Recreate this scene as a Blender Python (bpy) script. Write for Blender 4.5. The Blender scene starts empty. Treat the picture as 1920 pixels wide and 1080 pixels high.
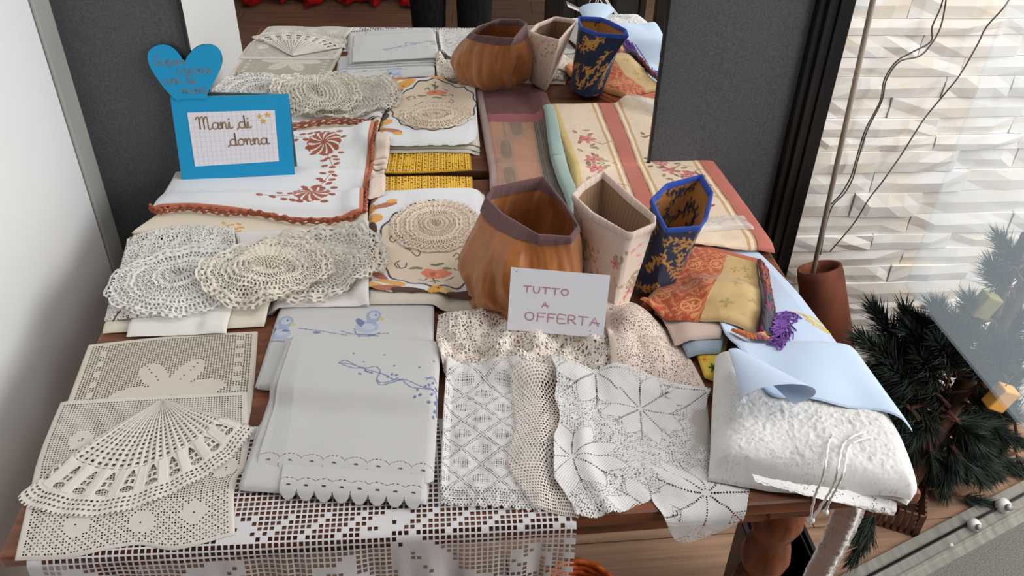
import bpy, math, random
import numpy as np
from mathutils import Vector, Matrix
random.seed(7); rng = np.random.default_rng(7)
scene = bpy.context.scene
col = scene.collection
# ------------------------------------------------------------------ camera
CAMZ = 1.61; FPX = 1593.0
_p, _r, _y = [math.radians(a) for a in (35.8, 1.4, 6.6)]
F = np.array([math.sin(_y)*math.cos(_p), math.cos(_y)*math.cos(_p), -math.sin(_p)])
R0 = np.array([math.cos(_y), -math.sin(_y), 0.0]); U0 = np.cross(R0, F)
RR = R0*math.cos(_r)+U0*math.sin(_r); UU = -R0*math.sin(_r)+U0*math.cos(_r)
cd = bpy.data.cameras.new('camera'); cam = bpy.data.objects.new('camera', cd); col.objects.link(cam)
cd.sensor_width = 36; cd.lens = FPX/1920*36; cd.clip_start = 0.02
cam.matrix_world = Matrix(((RR[0], UU[0], -F[0], 0), (RR[1], UU[1], -F[1], 0), (RR[2], UU[2], -F[2], CAMZ), (0, 0, 0, 1)))
scene.camera = cam
# ------------------------------------------------------------------ world, lamps, exposure
w = bpy.data.worlds.new('world'); scene.world = w; w.use_nodes = True
w.node_tree.nodes['Background'].inputs[0].default_value = (0.93, 0.97, 1.0, 1)
w.node_tree.nodes['Background'].inputs[1].default_value = 0.34
def area(name, loc, target, sx, sy, power, c):
    l = bpy.data.lights.new(name, 'AREA'); l.shape = 'RECTANGLE'; l.size = sx; l.size_y = sy; l.energy = power; l.color = c
    o = bpy.data.objects.new(name, l); col.objects.link(o); o.location = loc
    o.rotation_euler = (Vector(target)-Vector(loc)).to_track_quat('-Z', 'Y').to_euler(); return o
area('shop_window_daylight', (2.7, 0.15, 1.95), (0.1, 1.35, 0.8), 2.2, 1.5, 100, (1.0, 0.985, 0.96))
area('ceiling_lamp_panel', (1.3, 1.0, 2.9), (0.2, 1.35, 0.7), 0.8, 0.8, 20, (1.0, 0.98, 0.95))
scene.view_settings.view_transform = 'Standard'; scene.view_settings.look = 'None'
scene.view_settings.gamma = 1; scene.view_settings.use_curve_mapping = False
scene.view_settings.exposure = -0.32
# ------------------------------------------------------------------ helpers
def ray(px, py): return F+RR*(px-960)/FPX-UU*(py-540)/FPX
def at(px, py, z):
    d = ray(px, py); p = d*((z-CAMZ)/d[2]); return np.array([p[0], p[1], z])
def atY(px, py, Y):
    d = ray(px, py); p = d*(Y/d[1]); return np.array([p[0], p[1], p[2]+CAMZ])
def atX(px, py, X):
    d = ray(px, py); p = d*(X/d[0]); return np.array([p[0], p[1], p[2]+CAMZ])
KM = 0.029; YM = 1.588
def wallY(x): return YM-KM*x
def atW(px, py, off=0):       # a point on the rear wall
    d = ray(px, py); t = (YM-off)/(d[1]+KM*d[0]); p = d*t; return np.array([p[0], p[1], p[2]+CAMZ])
def lin(c):
    c = np.array(c[:3], float)/255; return np.where(c <= .04045, c/12.92, ((c+.055)/1.055)**2.4)
GAIN = 1.12
def C(*c): return np.clip(lin(c)*GAIN, 0, .88)
def tag(o, label=None, cat=None, group=None, kind=None):
    if label: o['label'] = label
    if cat: o['category'] = cat
    if group: o['group'] = group
    if kind: o['kind'] = kind
    return o
# --- materials
MATS = {}
def nodes(name):
    m = bpy.data.materials.new(name); m.use_nodes = True; nt = m.node_tree; b = nt.nodes['Principled BSDF']; return m, nt, b
def mat_attr(name, rough=.9, sheen=.2, bump=.25, scale=900, spec=.2, bumpkind='noise', mottled=0.0):
    if name in MATS: return MATS[name]
    m, nt, b = nodes(name)
    a = nt.nodes.new('ShaderNodeAttribute'); a.attribute_name = 'Col'
    tc = nt.nodes.new('ShaderNodeTexCoord')
    src = a.outputs['Color']
    if mottled:
        n2 = nt.nodes.new('ShaderNodeTexNoise'); n2.inputs['Scale'].default_value = 60; n2.inputs['Detail'].default_value = 6
        nt.links.new(tc.outputs['Object'], n2.inputs['Vector'])
        mr = nt.nodes.new('ShaderNodeMapRange'); mr.inputs[3].default_value = 1-mottled; mr.inputs[4].default_value = 1+mottled
        nt.links.new(n2.outputs['Fac'], mr.inputs[0])
        mx = nt.nodes.new('ShaderNodeVectorMath'); mx.operation = 'SCALE'
        nt.links.new(src, mx.inputs[0]); nt.links.new(mr.outputs[0], mx.inputs['Scale']); src = mx.outputs[0]
    nt.links.new(src, b.inputs['Base Color'])
    b.inputs['Roughness'].default_value = rough; b.inputs['Specular IOR Level'].default_value = spec
    b.inputs['Sheen Weight'].default_value = sheen
    if bump:
        n = nt.nodes.new('ShaderNodeTexNoise'); n.inputs['Scale'].default_value = scale; n.inputs['Detail'].default_value = 3
        nt.links.new(tc.outputs['Object'], n.inputs['Vector'])
        bp = nt.nodes.new('ShaderNodeBump'); bp.inputs['Strength'].default_value = bump; bp.inputs['Distance'].default_value = .001
        nt.links.new(n.outputs['Fac'], bp.inputs['Height']); nt.links.new(bp.outputs[0], b.inputs['Normal'])
    MATS[name] = m; return m
def mat_noise(name, c1, c2, scale=(8, 8, 8), rough=.6, bump=.1, spec=.4, detail=6, metallic=0, contrast=(.3, .7), coat=0, bdist=.004):
    if name in MATS: return MATS[name]
    m, nt, b = nodes(name)
    tc = nt.nodes.new('ShaderNodeTexCoord'); mp = nt.nodes.new('ShaderNodeMapping'); mp.inputs['Scale'].default_value = scale
    geo = nt.nodes.new('ShaderNodeNewGeometry')
    n = nt.nodes.new('ShaderNodeTexNoise'); n.inputs['Scale'].default_value = 1; n.inputs['Detail'].default_value = detail
    nt.links.new(geo.outputs['Position'], mp.inputs['Vector']); nt.links.new(mp.outputs[0], n.inputs['Vector'])
    cr = nt.nodes.new('ShaderNodeValToRGB'); cr.color_ramp.elements[0].position = contrast[0]; cr.color_ramp.elements[1].position = contrast[1]
    cr.color_ramp.elements[0].color = (*c1, 1); cr.color_ramp.elements[1].color = (*c2, 1)
    nt.links.new(n.outputs['Fac'], cr.inputs[0]); nt.links.new(cr.outputs[0], b.inputs['Base Color'])
    b.inputs['Roughness'].default_value = rough; b.inputs['Specular IOR Level'].default_value = spec; b.inputs['Metallic'].default_value = metallic
    b.inputs['Coat Weight'].default_value = coat
    if bump:
        bp = nt.nodes.new('ShaderNodeBump'); bp.inputs['Strength'].default_value = bump; bp.inputs['Distance'].default_value = bdist
        nt.links.new(n.outputs['Fac'], bp.inputs['Height']); nt.links.new(bp.outputs[0], b.inputs['Normal'])
    MATS[name] = m; return m
M_COT = mat_attr('cotton', bump=.15, scale=1400)
M_LACE = mat_attr('lace_thread', bump=.5, scale=1100, sheen=.15)
M_SATIN = mat_attr('satin', rough=.38, spec=.5, sheen=.3, bump=.25, scale=160, mottled=.3)
M_DAM = mat_attr('damask', rough=.6, spec=.35, bump=.3, scale=900, mottled=.12)
M_PAPER = mat_attr('paper', rough=.8, sheen=0, bump=.05, scale=300)
M_WOOD = mat_noise('table_wood', tuple(C(70, 38, 24)), tuple(C(132, 78, 50)), (5, 60, 60), .42, .15, .5)
M_WOODV = mat_noise('leg_wood', tuple(C(84, 44, 28)), tuple(C(148, 84, 54)), (60, 60, 6), .35, .1, .5)
M_FLOOR = mat_noise('laminate', tuple(C(128, 100, 82)), tuple(C(176, 142, 116)), (2.5, 55, 1), .42, .05, .4)
M_STONE = mat_noise('white_stone', tuple(C(228, 219, 204)), tuple(C(250, 244, 232)), (14, 14, 22), .85, .35, .2, 8, bdist=.004)
M_DARK = mat_noise('charcoal_panel', tuple(C(64, 67, 70)), tuple(C(82, 85, 89)), (260, 260, 260), .45, .12, .4, 2, bdist=.0008)
M_BLACK = mat_noise('black_profile', tuple(C(14, 15, 16)), tuple(C(22, 24, 25)), (40, 40, 40), .3, 0, .5)
M_WHITEW = mat_noise('white_panel', tuple(C(224, 228, 232)), tuple(C(232, 236, 240)), (3, 3, 3), .4, .0, .4)
M_GREYTRIM = mat_noise('grey_trim', tuple(C(150, 154, 148)), tuple(C(170, 174, 168)), (3, 3, 3), .4, .0, .4)
M_TERRA = mat_noise('terracotta', tuple(C(84, 50, 40)), tuple(C(140, 82, 62)), (14, 14, 6), .8, .2, .2)
M_METAL = mat_noise('dull_rod', tuple(C(120, 110, 98)), tuple(C(160, 148, 134)), (50, 50, 4), .5, .05, .4)
M_WIRE = mat_noise('wire', tuple(C(70, 66, 60)), tuple(C(110, 105, 98)), (30, 30, 30), .5, 0, .4)
M_NEEDLE = mat_noise('pine_needles', tuple(C(24, 32, 28)), tuple(C(58, 70, 62)), (30, 30, 30), .7, 0, .3)
M_BARK = mat_noise('bark', tuple(C(60, 42, 34)), tuple(C(110, 80, 64)), (40, 40, 12), .9, .3, .1)
M_TROUSER = mat_noise('black_trousers', tuple(C(16, 16, 17)), tuple(C(38, 38, 40)), (260, 260, 30), .9, .3, .1)
M_RED = mat_noise('red_cloth', tuple(C(150, 12, 16)), tuple(C(200, 22, 26)), (20, 20, 20), .7, .1, .3)
M_SKIN = mat_noise('skin', tuple(C(196, 150, 128)), tuple(C(208, 164, 142)), (20, 20, 20), .55, 0, .3)
M_HAIR = mat_noise('hair', tuple(C(40, 28, 22)), tuple(C(66, 48, 38)), (90, 90, 20), .6, .2, .3)
M_ORANGE = mat_noise('orange_wicker', tuple(C(150, 62, 20)), tuple(C(206, 104, 44)), (60, 60, 60), .5, .3, .4)
M_WHITE = mat_noise('white_plastic', tuple(C(222, 222, 220)), tuple(C(236, 236, 234)), (9, 9, 9), .35, 0, .5)
M_GREYM = mat_noise('aluminium_rail', tuple(C(132, 130, 124)), tuple(C(160, 158, 150)), (60, 4, 4), .4, .05, .5, metallic=.3)
M_MAT = mat_noise('grey_carpet', tuple(C(96, 94, 92)), tuple(C(132, 130, 126)), (300, 300, 300), .95, .4, .05, 2)
def plain(name, c, rough=.6, spec=.4):
    return mat_noise(name, tuple(C(*c)), tuple(C(*[min(255, v*1.08) for v in c])), (40, 40, 40), rough, 0, spec)
mm, nt, b = nodes('mirror_glass'); b.inputs['Base Color'].default_value = (.93, .94, .93, 1); b.inputs['Metallic'].default_value = 1; b.inputs['Roughness'].default_value = .004; M_MIRROR = mm
def glass_like(name, c, f, rough=.1):
    m = bpy.data.materials.new(name); m.use_nodes = True; nt = m.node_tree; nt.nodes.clear()
    out = nt.nodes.new('ShaderNodeOutputMaterial'); mx = nt.nodes.new('ShaderNodeMixShader'); mx.inputs[0].default_value = f
    t = nt.nodes.new('ShaderNodeBsdfTransparent'); p = nt.nodes.new('ShaderNodeBsdfPrincipled')
    p.inputs['Base Color'].default_value = (*c, 1); p.inputs['Roughness'].default_value = rough
    nt.links.new(t.outputs[0], mx.inputs[1]); nt.links.new(p.outputs[0], mx.inputs[2]); nt.links.new(mx.outputs[0], out.inputs[0]); return m
M_GLASS = glass_like('hazy_glass', tuple(C(196, 212, 222)), .14)
_nt = M_GLASS.node_tree; _tr = _nt.nodes.new('ShaderNodeBsdfTranslucent'); _tr.inputs[0].default_value = (.50, .60, .67, 1)
_nt.links.new(_tr.outputs[0], [n_ for n_ in _nt.nodes if n_.type == 'MIX_SHADER'][0].inputs[2])
M_CLEAR = glass_like('clear_plastic', tuple(C(225, 225, 222)), .45)
M_DGLASS = glass_like('dark_glass', tuple(C(40, 50, 52)), .75)
# --- mesh creation
def mk(name, V, faces, mat, parent=None, colr=None, smooth=True, origin=None):
    """one mesh object; V world coordinates; the object origin sits at its base"""
    V = np.asarray(V, float)
    if origin is None: origin = np.array([V[:, 0].mean(), V[:, 1].mean(), V[:, 2].min()])
    me = bpy.data.meshes.new(name)
    if isinstance(faces, np.ndarray) and len(faces):
        n = len(faces); k = faces.shape[1]
        me.vertices.add(len(V)); me.vertices.foreach_set('co', (V-origin).ravel())
        me.loops.add(n*k); me.loops.foreach_set('vertex_index', faces.ravel().astype(np.int32))
        me.polygons.add(n); me.polygons.foreach_set('loop_start', np.arange(0, n*k, k, dtype=np.int32))
        me.update(calc_edges=True)
    else:
        me.from_pydata((V-origin).tolist(), [], [list(map(int, f)) for f in faces])
    if colr is not None:
        ca = me.color_attributes.new('Col', 'FLOAT_COLOR', 'POINT')
        cc = np.ones((len(V), 4)); cc[:, :3] = colr; ca.data.foreach_set('color', cc.ravel())
    if smooth: me.polygons.foreach_set('use_smooth', np.ones(len(me.polygons), bool))
    me.materials.append(mat)
    o = bpy.data.objects.new(name, me); col.objects.link(o)
    if parent is not None:
        o.parent = parent; o.location = Vector(origin)-WL(parent)
    else: o.location = Vector(origin)
    return o
def WL(o):
    l = Vector(o.location)
    while o.parent: o = o.parent; l = l+Vector(o.location)
    return l
def empty(name, loc):
    o = bpy.data.objects.new(name, None); col.objects.link(o); o.location = Vector(loc); o.empty_display_size = .05; return o
def boxv(x0, x1, y0, y1, z0, z1):
    V = [(x, y, z) for z in (z0, z1) for y in (y0, y1) for x in (x0, x1)]
    Fc = [(0, 2, 3, 1), (4, 5, 7, 6), (0, 1, 5, 4), (2, 6, 7, 3), (0, 4, 6, 2), (1, 3, 7, 5)]
    return np.array(V, float), Fc
def bevel(o, wdt=.003, seg=2):
    m = o.modifiers.new('bevel', 'BEVEL'); m.width = wdt; m.segments = seg; m.limit_method = 'ANGLE'; return o
def box(name, x0, x1, y0, y1, z0, z1, mat, parent=None, bev=0):
    V, Fc = boxv(x0, x1, y0, y1, z0, z1); o = mk(name, V, Fc, mat, parent, smooth=False)
    if bev: bevel(o, bev)
    return o
def tubev(pts, rad, n=8, cap=True):
    pts = np.asarray(pts, float); rad = np.broadcast_to(np.asarray(rad, float), (len(pts),))
    T = np.gradient(pts, axis=0); T /= np.linalg.norm(T, axis=1)[:, None]
    up = np.array([0, 0, 1.]) if abs(T[0, 2]) < .9 else np.array([1., 0, 0])
    V = []; A = np.cross(T[0], up); A /= np.linalg.norm(A)
    for i in range(len(pts)):
        A = A-T[i]*(A@T[i]); A /= np.linalg.norm(A); B = np.cross(T[i], A)
        for k in range(n):
            a = 2*math.pi*k/n; V.append(pts[i]+rad[i]*(A*math.cos(a)+B*math.sin(a)))
    Fc = []
    for i in range(len(pts)-1):
        for k in range(n): Fc.append((i*n+k, i*n+(k+1) % n, (i+1)*n+(k+1) % n, (i+1)*n+k))
    if cap: Fc.append(tuple(range(n-1, -1, -1))); Fc.append(tuple((len(pts)-1)*n+k for k in range(n)))
    return np.array(V), Fc
def smooth_pts(P, n=8):
    P = np.asarray(P, float); out = []
    for i in range(len(P)-1):
        p0 = P[max(i-1, 0)]; p1 = P[i]; p2 = P[i+1]; p3 = P[min(i+2, len(P)-1)]
        for t in np.linspace(0, 1, n, endpoint=False):
            out.append(.5*((2*p1)+(p2-p0)*t+(2*p0-5*p1+4*p2-p3)*t*t+(3*p1-p0-3*p2+p3)*t**3))
    out.append(P[-1]); return np.array(out)
def joinv(parts):
    V = []; Fc = []; off = 0
    for v, f in parts:
        V.append(np.asarray(v)); Fc += [tuple(i+off for i in q) for q in f]; off += len(v)
    return np.concatenate(V), Fc
def lathev(prof, cx, cy, n=24):
    V = []; Fc = []
    for r, z in prof:
        for k in range(n): a = 2*math.pi*k/n; V.append((cx+r*math.cos(a), cy+r*math.sin(a), z))
    m = len(prof)
    for i in range(m-1):
        for k in range(n): Fc.append((i*n+k, i*n+(k+1) % n, (i+1)*n+(k+1) % n, (i+1)*n+k))
    Fc.append(tuple(range(n-1, -1, -1))); Fc.append(tuple((m-1)*n+k for k in range(n)))
    return np.array(V), Fc
# --- noise
_lat = rng.random((64, 257, 257))
def vnoise(x, y, seed=0):
    L = _lat[seed % 64]; x = np.asarray(x, float)+31.7; y = np.asarray(y, float)+47.3
    xi = np.floor(x).astype(int); yi = np.floor(y).astype(int); fx = x-xi; fy = y-yi
    fx = fx*fx*(3-2*fx); fy = fy*fy*(3-2*fy); x0 = xi % 256; y0 = yi % 256; x1 = (xi+1) % 256; y1 = (yi+1) % 256
    return (L[x0, y0]*(1-fx)*(1-fy)+L[x1, y0]*fx*(1-fy)+L[x0, y1]*(1-fx)*fy+L[x1, y1]*fx*fy)*2-1
def fbm(x, y, seed=0, o=3):
    s = 0; a = 1
    for i in range(o): s = s+a*vnoise(x*2**i, y*2**i, seed+i); a *= .5
    return s
def worley(s, t, cell, seed=0, jit=.8):
    L1 = _lat[seed % 64]; L2 = _lat[(seed+9) % 64]; x = s/cell+20; y = t/cell+20
    xi = np.floor(x).astype(int); yi = np.floor(y).astype(int)
    f1 = np.full(x.shape, 9.); f2 = np.full(x.shape, 9.)
    for dx in (-1, 0, 1):
        for dy in (-1, 0, 1):
            a = (xi+dx) % 256; b_ = (yi+dy) % 256
            px = xi+dx+.5+(L1[a, b_]-.5)*jit; py = yi+dy+.5+(L2[a, b_]-.5)*jit
            d = np.hypot(x-px, y-py); f2 = np.where(d < f1, f1, np.minimum(f2, d)); f1 = np.minimum(f1, d)
    return f1, f2
# ------------------------------------------------------------------ table dimensions and the height field that cloths settle on
TZ = .76; TX0, TX1, TY0, TY1 = -.522, .622, .678, 1.562
HX0, HX1, HY0, HY1, HC = -.68, .85, .55, 1.62, .0025
HNX = int((HX1-HX0)/HC)+1; HNY = int((HY1-HY0)/HC)+1
HM = np.full((HNX, HNY), TZ)
def hmax(A, k):
    B = A.copy()
    for d in range(1, k+1):
        B[d:] = np.maximum(B[d:], A[:-d]); B[:-d] = np.maximum(B[:-d], A[d:])
    D = B.copy()
    for d in range(1, k+1):
        D[:, d:] = np.maximum(D[:, d:], B[:, :-d]); D[:, :-d] = np.maximum(D[:, :-d], B[:, d:])
    return D
def hblur(A, k):
    B = np.zeros_like(A); P = np.pad(A, ((k, k), (0, 0)), 'edge')
    for d in range(2*k+1): B += P[d:d+A.shape[0]]
    B /= 2*k+1; P = np.pad(B, ((0, 0), (k, k)), 'edge'); D = np.zeros_like(A)
    for d in range(2*k+1): D += P[:, d:d+A.shape[1]]
    return D/(2*k+1)
def hsample(A, x, y):
    fx = np.clip((x-HX0)/HC, 0, HNX-1.001); fy = np.clip((y-HY0)/HC, 0, HNY-1.001)
    i = fx.astype(int); j = fy.astype(int); a = fx-i; b_ = fy-j
    return A[i, j]*(1-a)*(1-b_)+A[i+1, j]*a*(1-b_)+A[i, j+1]*(1-a)*b_+A[i+1, j+1]*a*b_
def deposit(x, y, z):
    i = np.clip(((x-HX0)/HC+.5).astype(int), 0, HNX-1); j = np.clip(((y-HY0)/HC+.5).astype(int), 0, HNY-1)
    np.maximum.at(HM, (i.ravel(), j.ravel()), z.ravel())
def resample(P, t):
    P = np.asarray(P, float); d = np.r_[0, np.cumsum(np.linalg.norm(np.diff(P, axis=0), axis=1))]; d /= d[-1]
    return np.stack([np.interp(t, d, P[:, k]) for k in range(2)], -1)
def coons(top, right, bottom, left, us, vs, z):
    """outline traced side by side (picture points lying at height z) -> plan positions"""
    g = lambda L: [(q[0], q[1]) if len(q) == 3 else at(q[0], q[1], z)[:2] for q in L]
    T = resample(smooth_pts(g(top), 6), us); B = resample(smooth_pts(g(bottom), 6), us)
    L = resample(smooth_pts(g(left), 6), vs); Rr = resample(smooth_pts(g(right), 6), vs)
    u = us[None, :, None]; v = vs[:, None, None]
    P = (1-v)*T[None]+v*B[None]+(1-u)*L[:, None]+u*Rr[:, None] \
        - ((1-u)*(1-v)*T[0]+u*(1-v)*T[-1]+(1-u)*v*B[0]+u*v*B[-1])
    W = np.linalg.norm(np.diff((T+B)/2, axis=0), axis=1).sum(); Hh = np.linalg.norm(np.diff((L+Rr)/2, axis=0), axis=1).sum()
    return P[..., 0], P[..., 1], W, Hh
def faces_of(nv, nu, keep):
    idx = np.arange(nv*nu).reshape(nv, nu)
    q = np.stack([idx[1:, :-1], idx[1:, 1:], idx[:-1, 1:], idx[:-1, :-1]], -1).reshape(-1, 4)
    return q if keep is None else q[keep.ravel()]
def finish(name, X, Y, Z, keep, colr, mat, parent, wrap=False):
    nv, nu = X.shape
    q = faces_of(nv, nu, keep)
    V = np.stack([X, Y, Z], -1).reshape(-1, 3); cc = colr.reshape(-1, 3)
    used = np.zeros(len(V), bool); used[q.ravel()] = True
    mp = np.cumsum(used)-1
    return mk(name, V[used], mp[q], mat, parent, cc[used])
def cen(A): return (A[:-1, :-1]+A[1:, :-1]+A[:-1, 1:]+A[1:, 1:])/4
def drape(X, Y, Z, top=None, wave=0, seed=0):
    """cloth that reaches past the front edge of the table hangs down"""
    r = .012; e = TY0-Y; out = e > 0
    a = np.clip(e/r, 0, math.pi/2)
    y2 = TY0-r*np.sin(a)-np.where(e > r*1.57, wave*(.5+.5*fbm(X*22, X*0+3, seed))*np.clip((e-r)*8, 0, 1), 0)
    z2 = Z-r*(1-np.cos(a))-np.maximum(e-r*math.pi/2, 0)
    return X, np.where(out, y2, Y), np.where(out, z2, Z)
def cloth(name, top, right, bottom, left, z, res=.0014, paint=None, base=(205, 203, 203), holes=None, mat=None, parent=None,
          T=.0016, edge=.004, wr=.0, wrs=14, soft=3, seed=0, us=None, vs=None, hang=False, wave=.0, sag=None, dep=True, fit=True):
    mat = mat or M_COT
    if us is None:
        p = [np.array(q[:2]) if len(q) == 3 else at(*q, z)[:2] for q in (top[0], top[-1], bottom[-1], bottom[0])]
        wv = max(np.linalg.norm(p[1]-p[0]), np.linalg.norm(p[2]-p[3])); hv = max(np.linalg.norm(p[3]-p[0]), np.linalg.norm(p[2]-p[1]))
        us = np.linspace(0, 1, max(8, int(wv/res))); vs = np.linspace(0, 1, max(8, int(hv/res)))
    A = hblur(hmax(HM, soft), soft) if soft else HM
    for _ in range(3):      # settle the outline at the height where the cloth really lies
        X, Y, W, Hh = coons(top, right, bottom, left, us, vs, z)
        if not fit: break
        z = float(np.mean(hsample(A, X[::8, ::8], np.maximum(Y[::8, ::8], TY0+.001))))+T
    S = np.broadcast_to(us[None, :]*W, X.shape); Tt = np.broadcast_to(vs[:, None]*Hh, X.shape)
    base_h = hsample(A, X, np.maximum(Y, TY0+.001) if hang else Y)
    d = np.minimum(np.minimum(S, W-S), np.minimum(Tt, Hh-Tt))
    k = np.clip(d/max(edge, 1e-5), 0, 1); prof = np.sqrt(np.clip(1-(1-k)**2, 0, 1))
    Z = base_h+.0006+T*prof
    if wr: Z = Z+wr*(fbm(X*wrs, Y*wrs, seed)*.5+.55)*np.clip(d/.02, .15, 1)
    if sag is not None: Z = Z+sag(S, Tt, W, Hh)
    colr = np.empty(X.shape+(3,)); colr[:] = C(*base)
    if paint: Z = paint(S, Tt, W, Hh, colr, Z)
    if dep: deposit(X, Y, Z)
    if hang: X, Y, Z = drape(X, Y, Z, wave=wave, seed=seed)
    keep = holes(cen(S), cen(Tt), W, Hh) if holes else None
    return finish(name, X, Y, Z, keep, colr, mat, parent)
def adopt(child, parent):
    l = WL(child); child.parent = parent; child.location = l-WL(parent)
def quad(tl, tr, br, bl): return [tl, tr], [tr, br], [bl, br], [tl, bl]
# --- painting
def ell(S, T, cx, cy, a, b_, ang=0):
    c, s = math.cos(ang), math.sin(ang); x = S-cx; y = T-cy
    return ((x*c+y*s)/a)**2+((-x*s+y*c)/b_)**2 < 1
def pdist(S, T, pts):
    D = np.full(S.shape, 9.)
    for (x0, y0), (x1, y1) in zip(pts[:-1], pts[1:]):
        dx, dy = x1-x0, y1-y0; L = dx*dx+dy*dy+1e-12
        t = np.clip(((S-x0)*dx+(T-y0)*dy)/L, 0, 1); D = np.minimum(D, np.hypot(S-x0-t*dx, T-y0-t*dy))
    return D
def put(colr, m, c, Z=None, h=0):
    colr[m] = C(*c)
    if Z is not None and h: Z[m] += h
def bloom(colr, S, T, cx, cy, r, petal, centre, n=6, Z=None, ang=0):
    x = S-cx; y = T-cy; rr = np.hypot(x, y); th = np.arctan2(y, x)+ang
    put(colr, rr < r*(.72+.28*np.cos(n*th)), petal, Z, .0004); put(colr, rr < r*.28, centre, Z, .0004)
# ================================================================== SETTING
def struct(o): o['kind'] = 'structure'; return o
def wallbox(name, x0, x1, z0, z1, o0, o1, mat, parent=None, bev=0):
    V, Fc = boxv(x0, x1, -o1, -o0, z0, z1); V[:, 1] += YM-KM*V[:, 0]
    o = mk(name, V, Fc, mat, parent, smooth=False)
    if bev: bevel(o, bev)
    return o
fl = struct(box('floor', -2.2, 2.6, -2.4, 1.7, -.06, -.012, M_FLOOR))
pl_me = None
row = 0; y = -2.4
while y < 1.68:
    x = -2.2-(row*.47 % 1.2)
    while x < 2.6:
        V, Fc = boxv(0, 1.2-.0025, 0, .19-.0025, -.012, 0)
        if pl_me is None:
            p = mk('plank', V, Fc, M_FLOOR, fl, smooth=False, origin=np.zeros(3)); pl_me = p.data
        else:
            p = bpy.data.objects.new('plank', pl_me); col.objects.link(p); p.parent = fl
        p.location = Vector((x, y, 0))-WL(fl)
        x += 1.2
    y += .19; row += 1
# white panel wall on the left, with its end profile
wl = struct(box('wall_left', -.715, -.665, .38, 1.536, 0, 2.5, M_WHITEW))
tr = struct(box('trim_1', -.715, -.660, 1.540, 1.622, 0, 2.5, M_GREYTRIM, bev=.004))
struct(box('trim_2', -.712, -.668, 1.535, 1.541, 0, 2.5, M_BLACK))
# rear wall of charcoal panels, mirror, black profile, split-stone cladding
wb = struct(wallbox('wall_back', -.70, .82, 0, 2.5, -.08, -.012, M_DARK))
wallbox('panel', -.664, -.434, 0, 2.5, -.012, .0, M_DARK, wb, .002)
wallbox('panel', .468, .752, 0, 2.5, -.012, .0, M_DARK, wb, .002)
wallbox('panel', -.434, .468, 0, .72, -.012, .0, M_DARK, wb, .002)
tr3 = struct(wallbox('trim_3', .752, .822, 0, 2.5, -.012, .018, M_BLACK, None, .002))
wallbox('ridge', .766, .774, 0, 2.5, .018, .028, M_BLACK, tr3, .001)
wallbox('ridge', .790, .797, 0, 2.5, .018, .024, M_BLACK, tr3, .001)
mr = empty('wall_mirror', (.017, wallY(.017), .765))
tag(mr, 'tall mirror in thin black frame on charcoal wall behind the table', 'mirror')
wallbox('mirror_glass', -.430, .462, .735, 2.05, .000, .004, M_MIRROR, mr)
wallbox('frame_side', -.436, -.430, .729, 2.056, .0, .008, M_BLACK, mr)
wallbox('frame_side', .462, .468, .729, 2.056, .0, .008, M_BLACK, mr)
wallbox('frame_rail', -.430, .462, .729, .735, .0, .008, M_BLACK, mr)
wallbox('frame_rail', -.430, .462, 2.05, 2.056, .0, .008, M_BLACK, mr)
ws = struct(wallbox('wall_right', .822, 2.5, 0, 2.0, -.10, -.02, M_STONE))
# stones: six rough-faced unit blocks, shared and scaled
st_me = []
for k in range(8):
    nx, nz = 5, 3; V = []; Fc = []
    for j in range(nz):
        for i in range(nx):
            inner = (0 < i < nx-1) and (0 < j < nz-1)
            V.append((i/(nx-1)-.5, -(.88+.12*random.random() if inner else .76+.14*random.random()), j/(nz-1)-.5))
    for j in range(nz-1):
        for i in range(nx-1): Fc.append((j*nx+i, j*nx+i+1, (j+1)*nx+i+1, (j+1)*nx+i))
    ring = [i for i in range(nx)]+[j*nx+nx-1 for j in range(1, nz)]+[(nz-1)*nx+i for i in range(nx-2, -1, -1)]+[j*nx for j in range(nz-2, 0, -1)]
    b0 = len(V)
    for i in ring: V.append((V[i][0], 0, V[i][2]))
    for a in range(len(ring)):
        c = (a+1) % len(ring); Fc.append((ring[c], ring[a], b0+a, b0+c))
    me = bpy.data.meshes.new('stone'); me.from_pydata(V, [], Fc); me.materials.append(M_STONE); st_me.append(me)
z = 0.0
while z < 1.5:
    h = random.choice((.032, .04, .046, .052, .06)); x = .822
    while x < 2.3:
        L = random.uniform(.10, .34)
        if x+L > 2.24: L = 2.32-x
        o = bpy.data.objects.new('stone', random.choice(st_me)); col.objects.link(o); o.parent = ws
        cx = x+L/2; o.location = Vector((cx, wallY(cx)+.03, z+h/2))-WL(ws)
        o.scale = ((L-.002)*random.choice((1, -1)), random.choice((.034, .037, .040, .043, .047)), (h-.0015)*random.choice((1, -1)))
        o.rotation_euler = (0, 0, -KM+random.uniform(-.012, .012))
        x += L
    z += h
# behind the photographer: wall, red drape on the floor, black door
M_GREYW = mat_noise('grey_plaster', tuple(C(104, 102, 100)), tuple(C(116, 114, 112)), (4, 4, 4), .9, .05, .2)
struct(box('wall_rear', -2.2, 2.6, -2.44, -2.38, 0, 3.0, M_GREYW)); struct(box('wall_left_rear', -2.26, -2.2, -2.44, 1.7, 0, 3.0, M_GREYW))
struct(box('ceiling', -2.3, 2.6, -2.5, 1.8, 3.15, 3.22, M_WHITEW))
d1 = struct(empty('door_1', (1.0, -.95, 0)))
xs = [.50, .62, .70, .79, .93, 1.02, 1.12, 1.32, 1.60]; wd = [.09, .03, .05, .025, .03, .05, .14, .10, .09]
for x, ww in zip(xs, wd): box('door_post', x-ww/2, x+ww/2, -.99, -.94, 0, 2.1, M_BLACK, d1, .003)
box('door_rail', .45, 1.65, -.99, -.94, 2.1, 2.18, M_BLACK, d1, .003)
box('door_sill', .45, 1.65, -1.0, -.93, 0, .03, M_BLACK, d1, .003)
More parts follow.
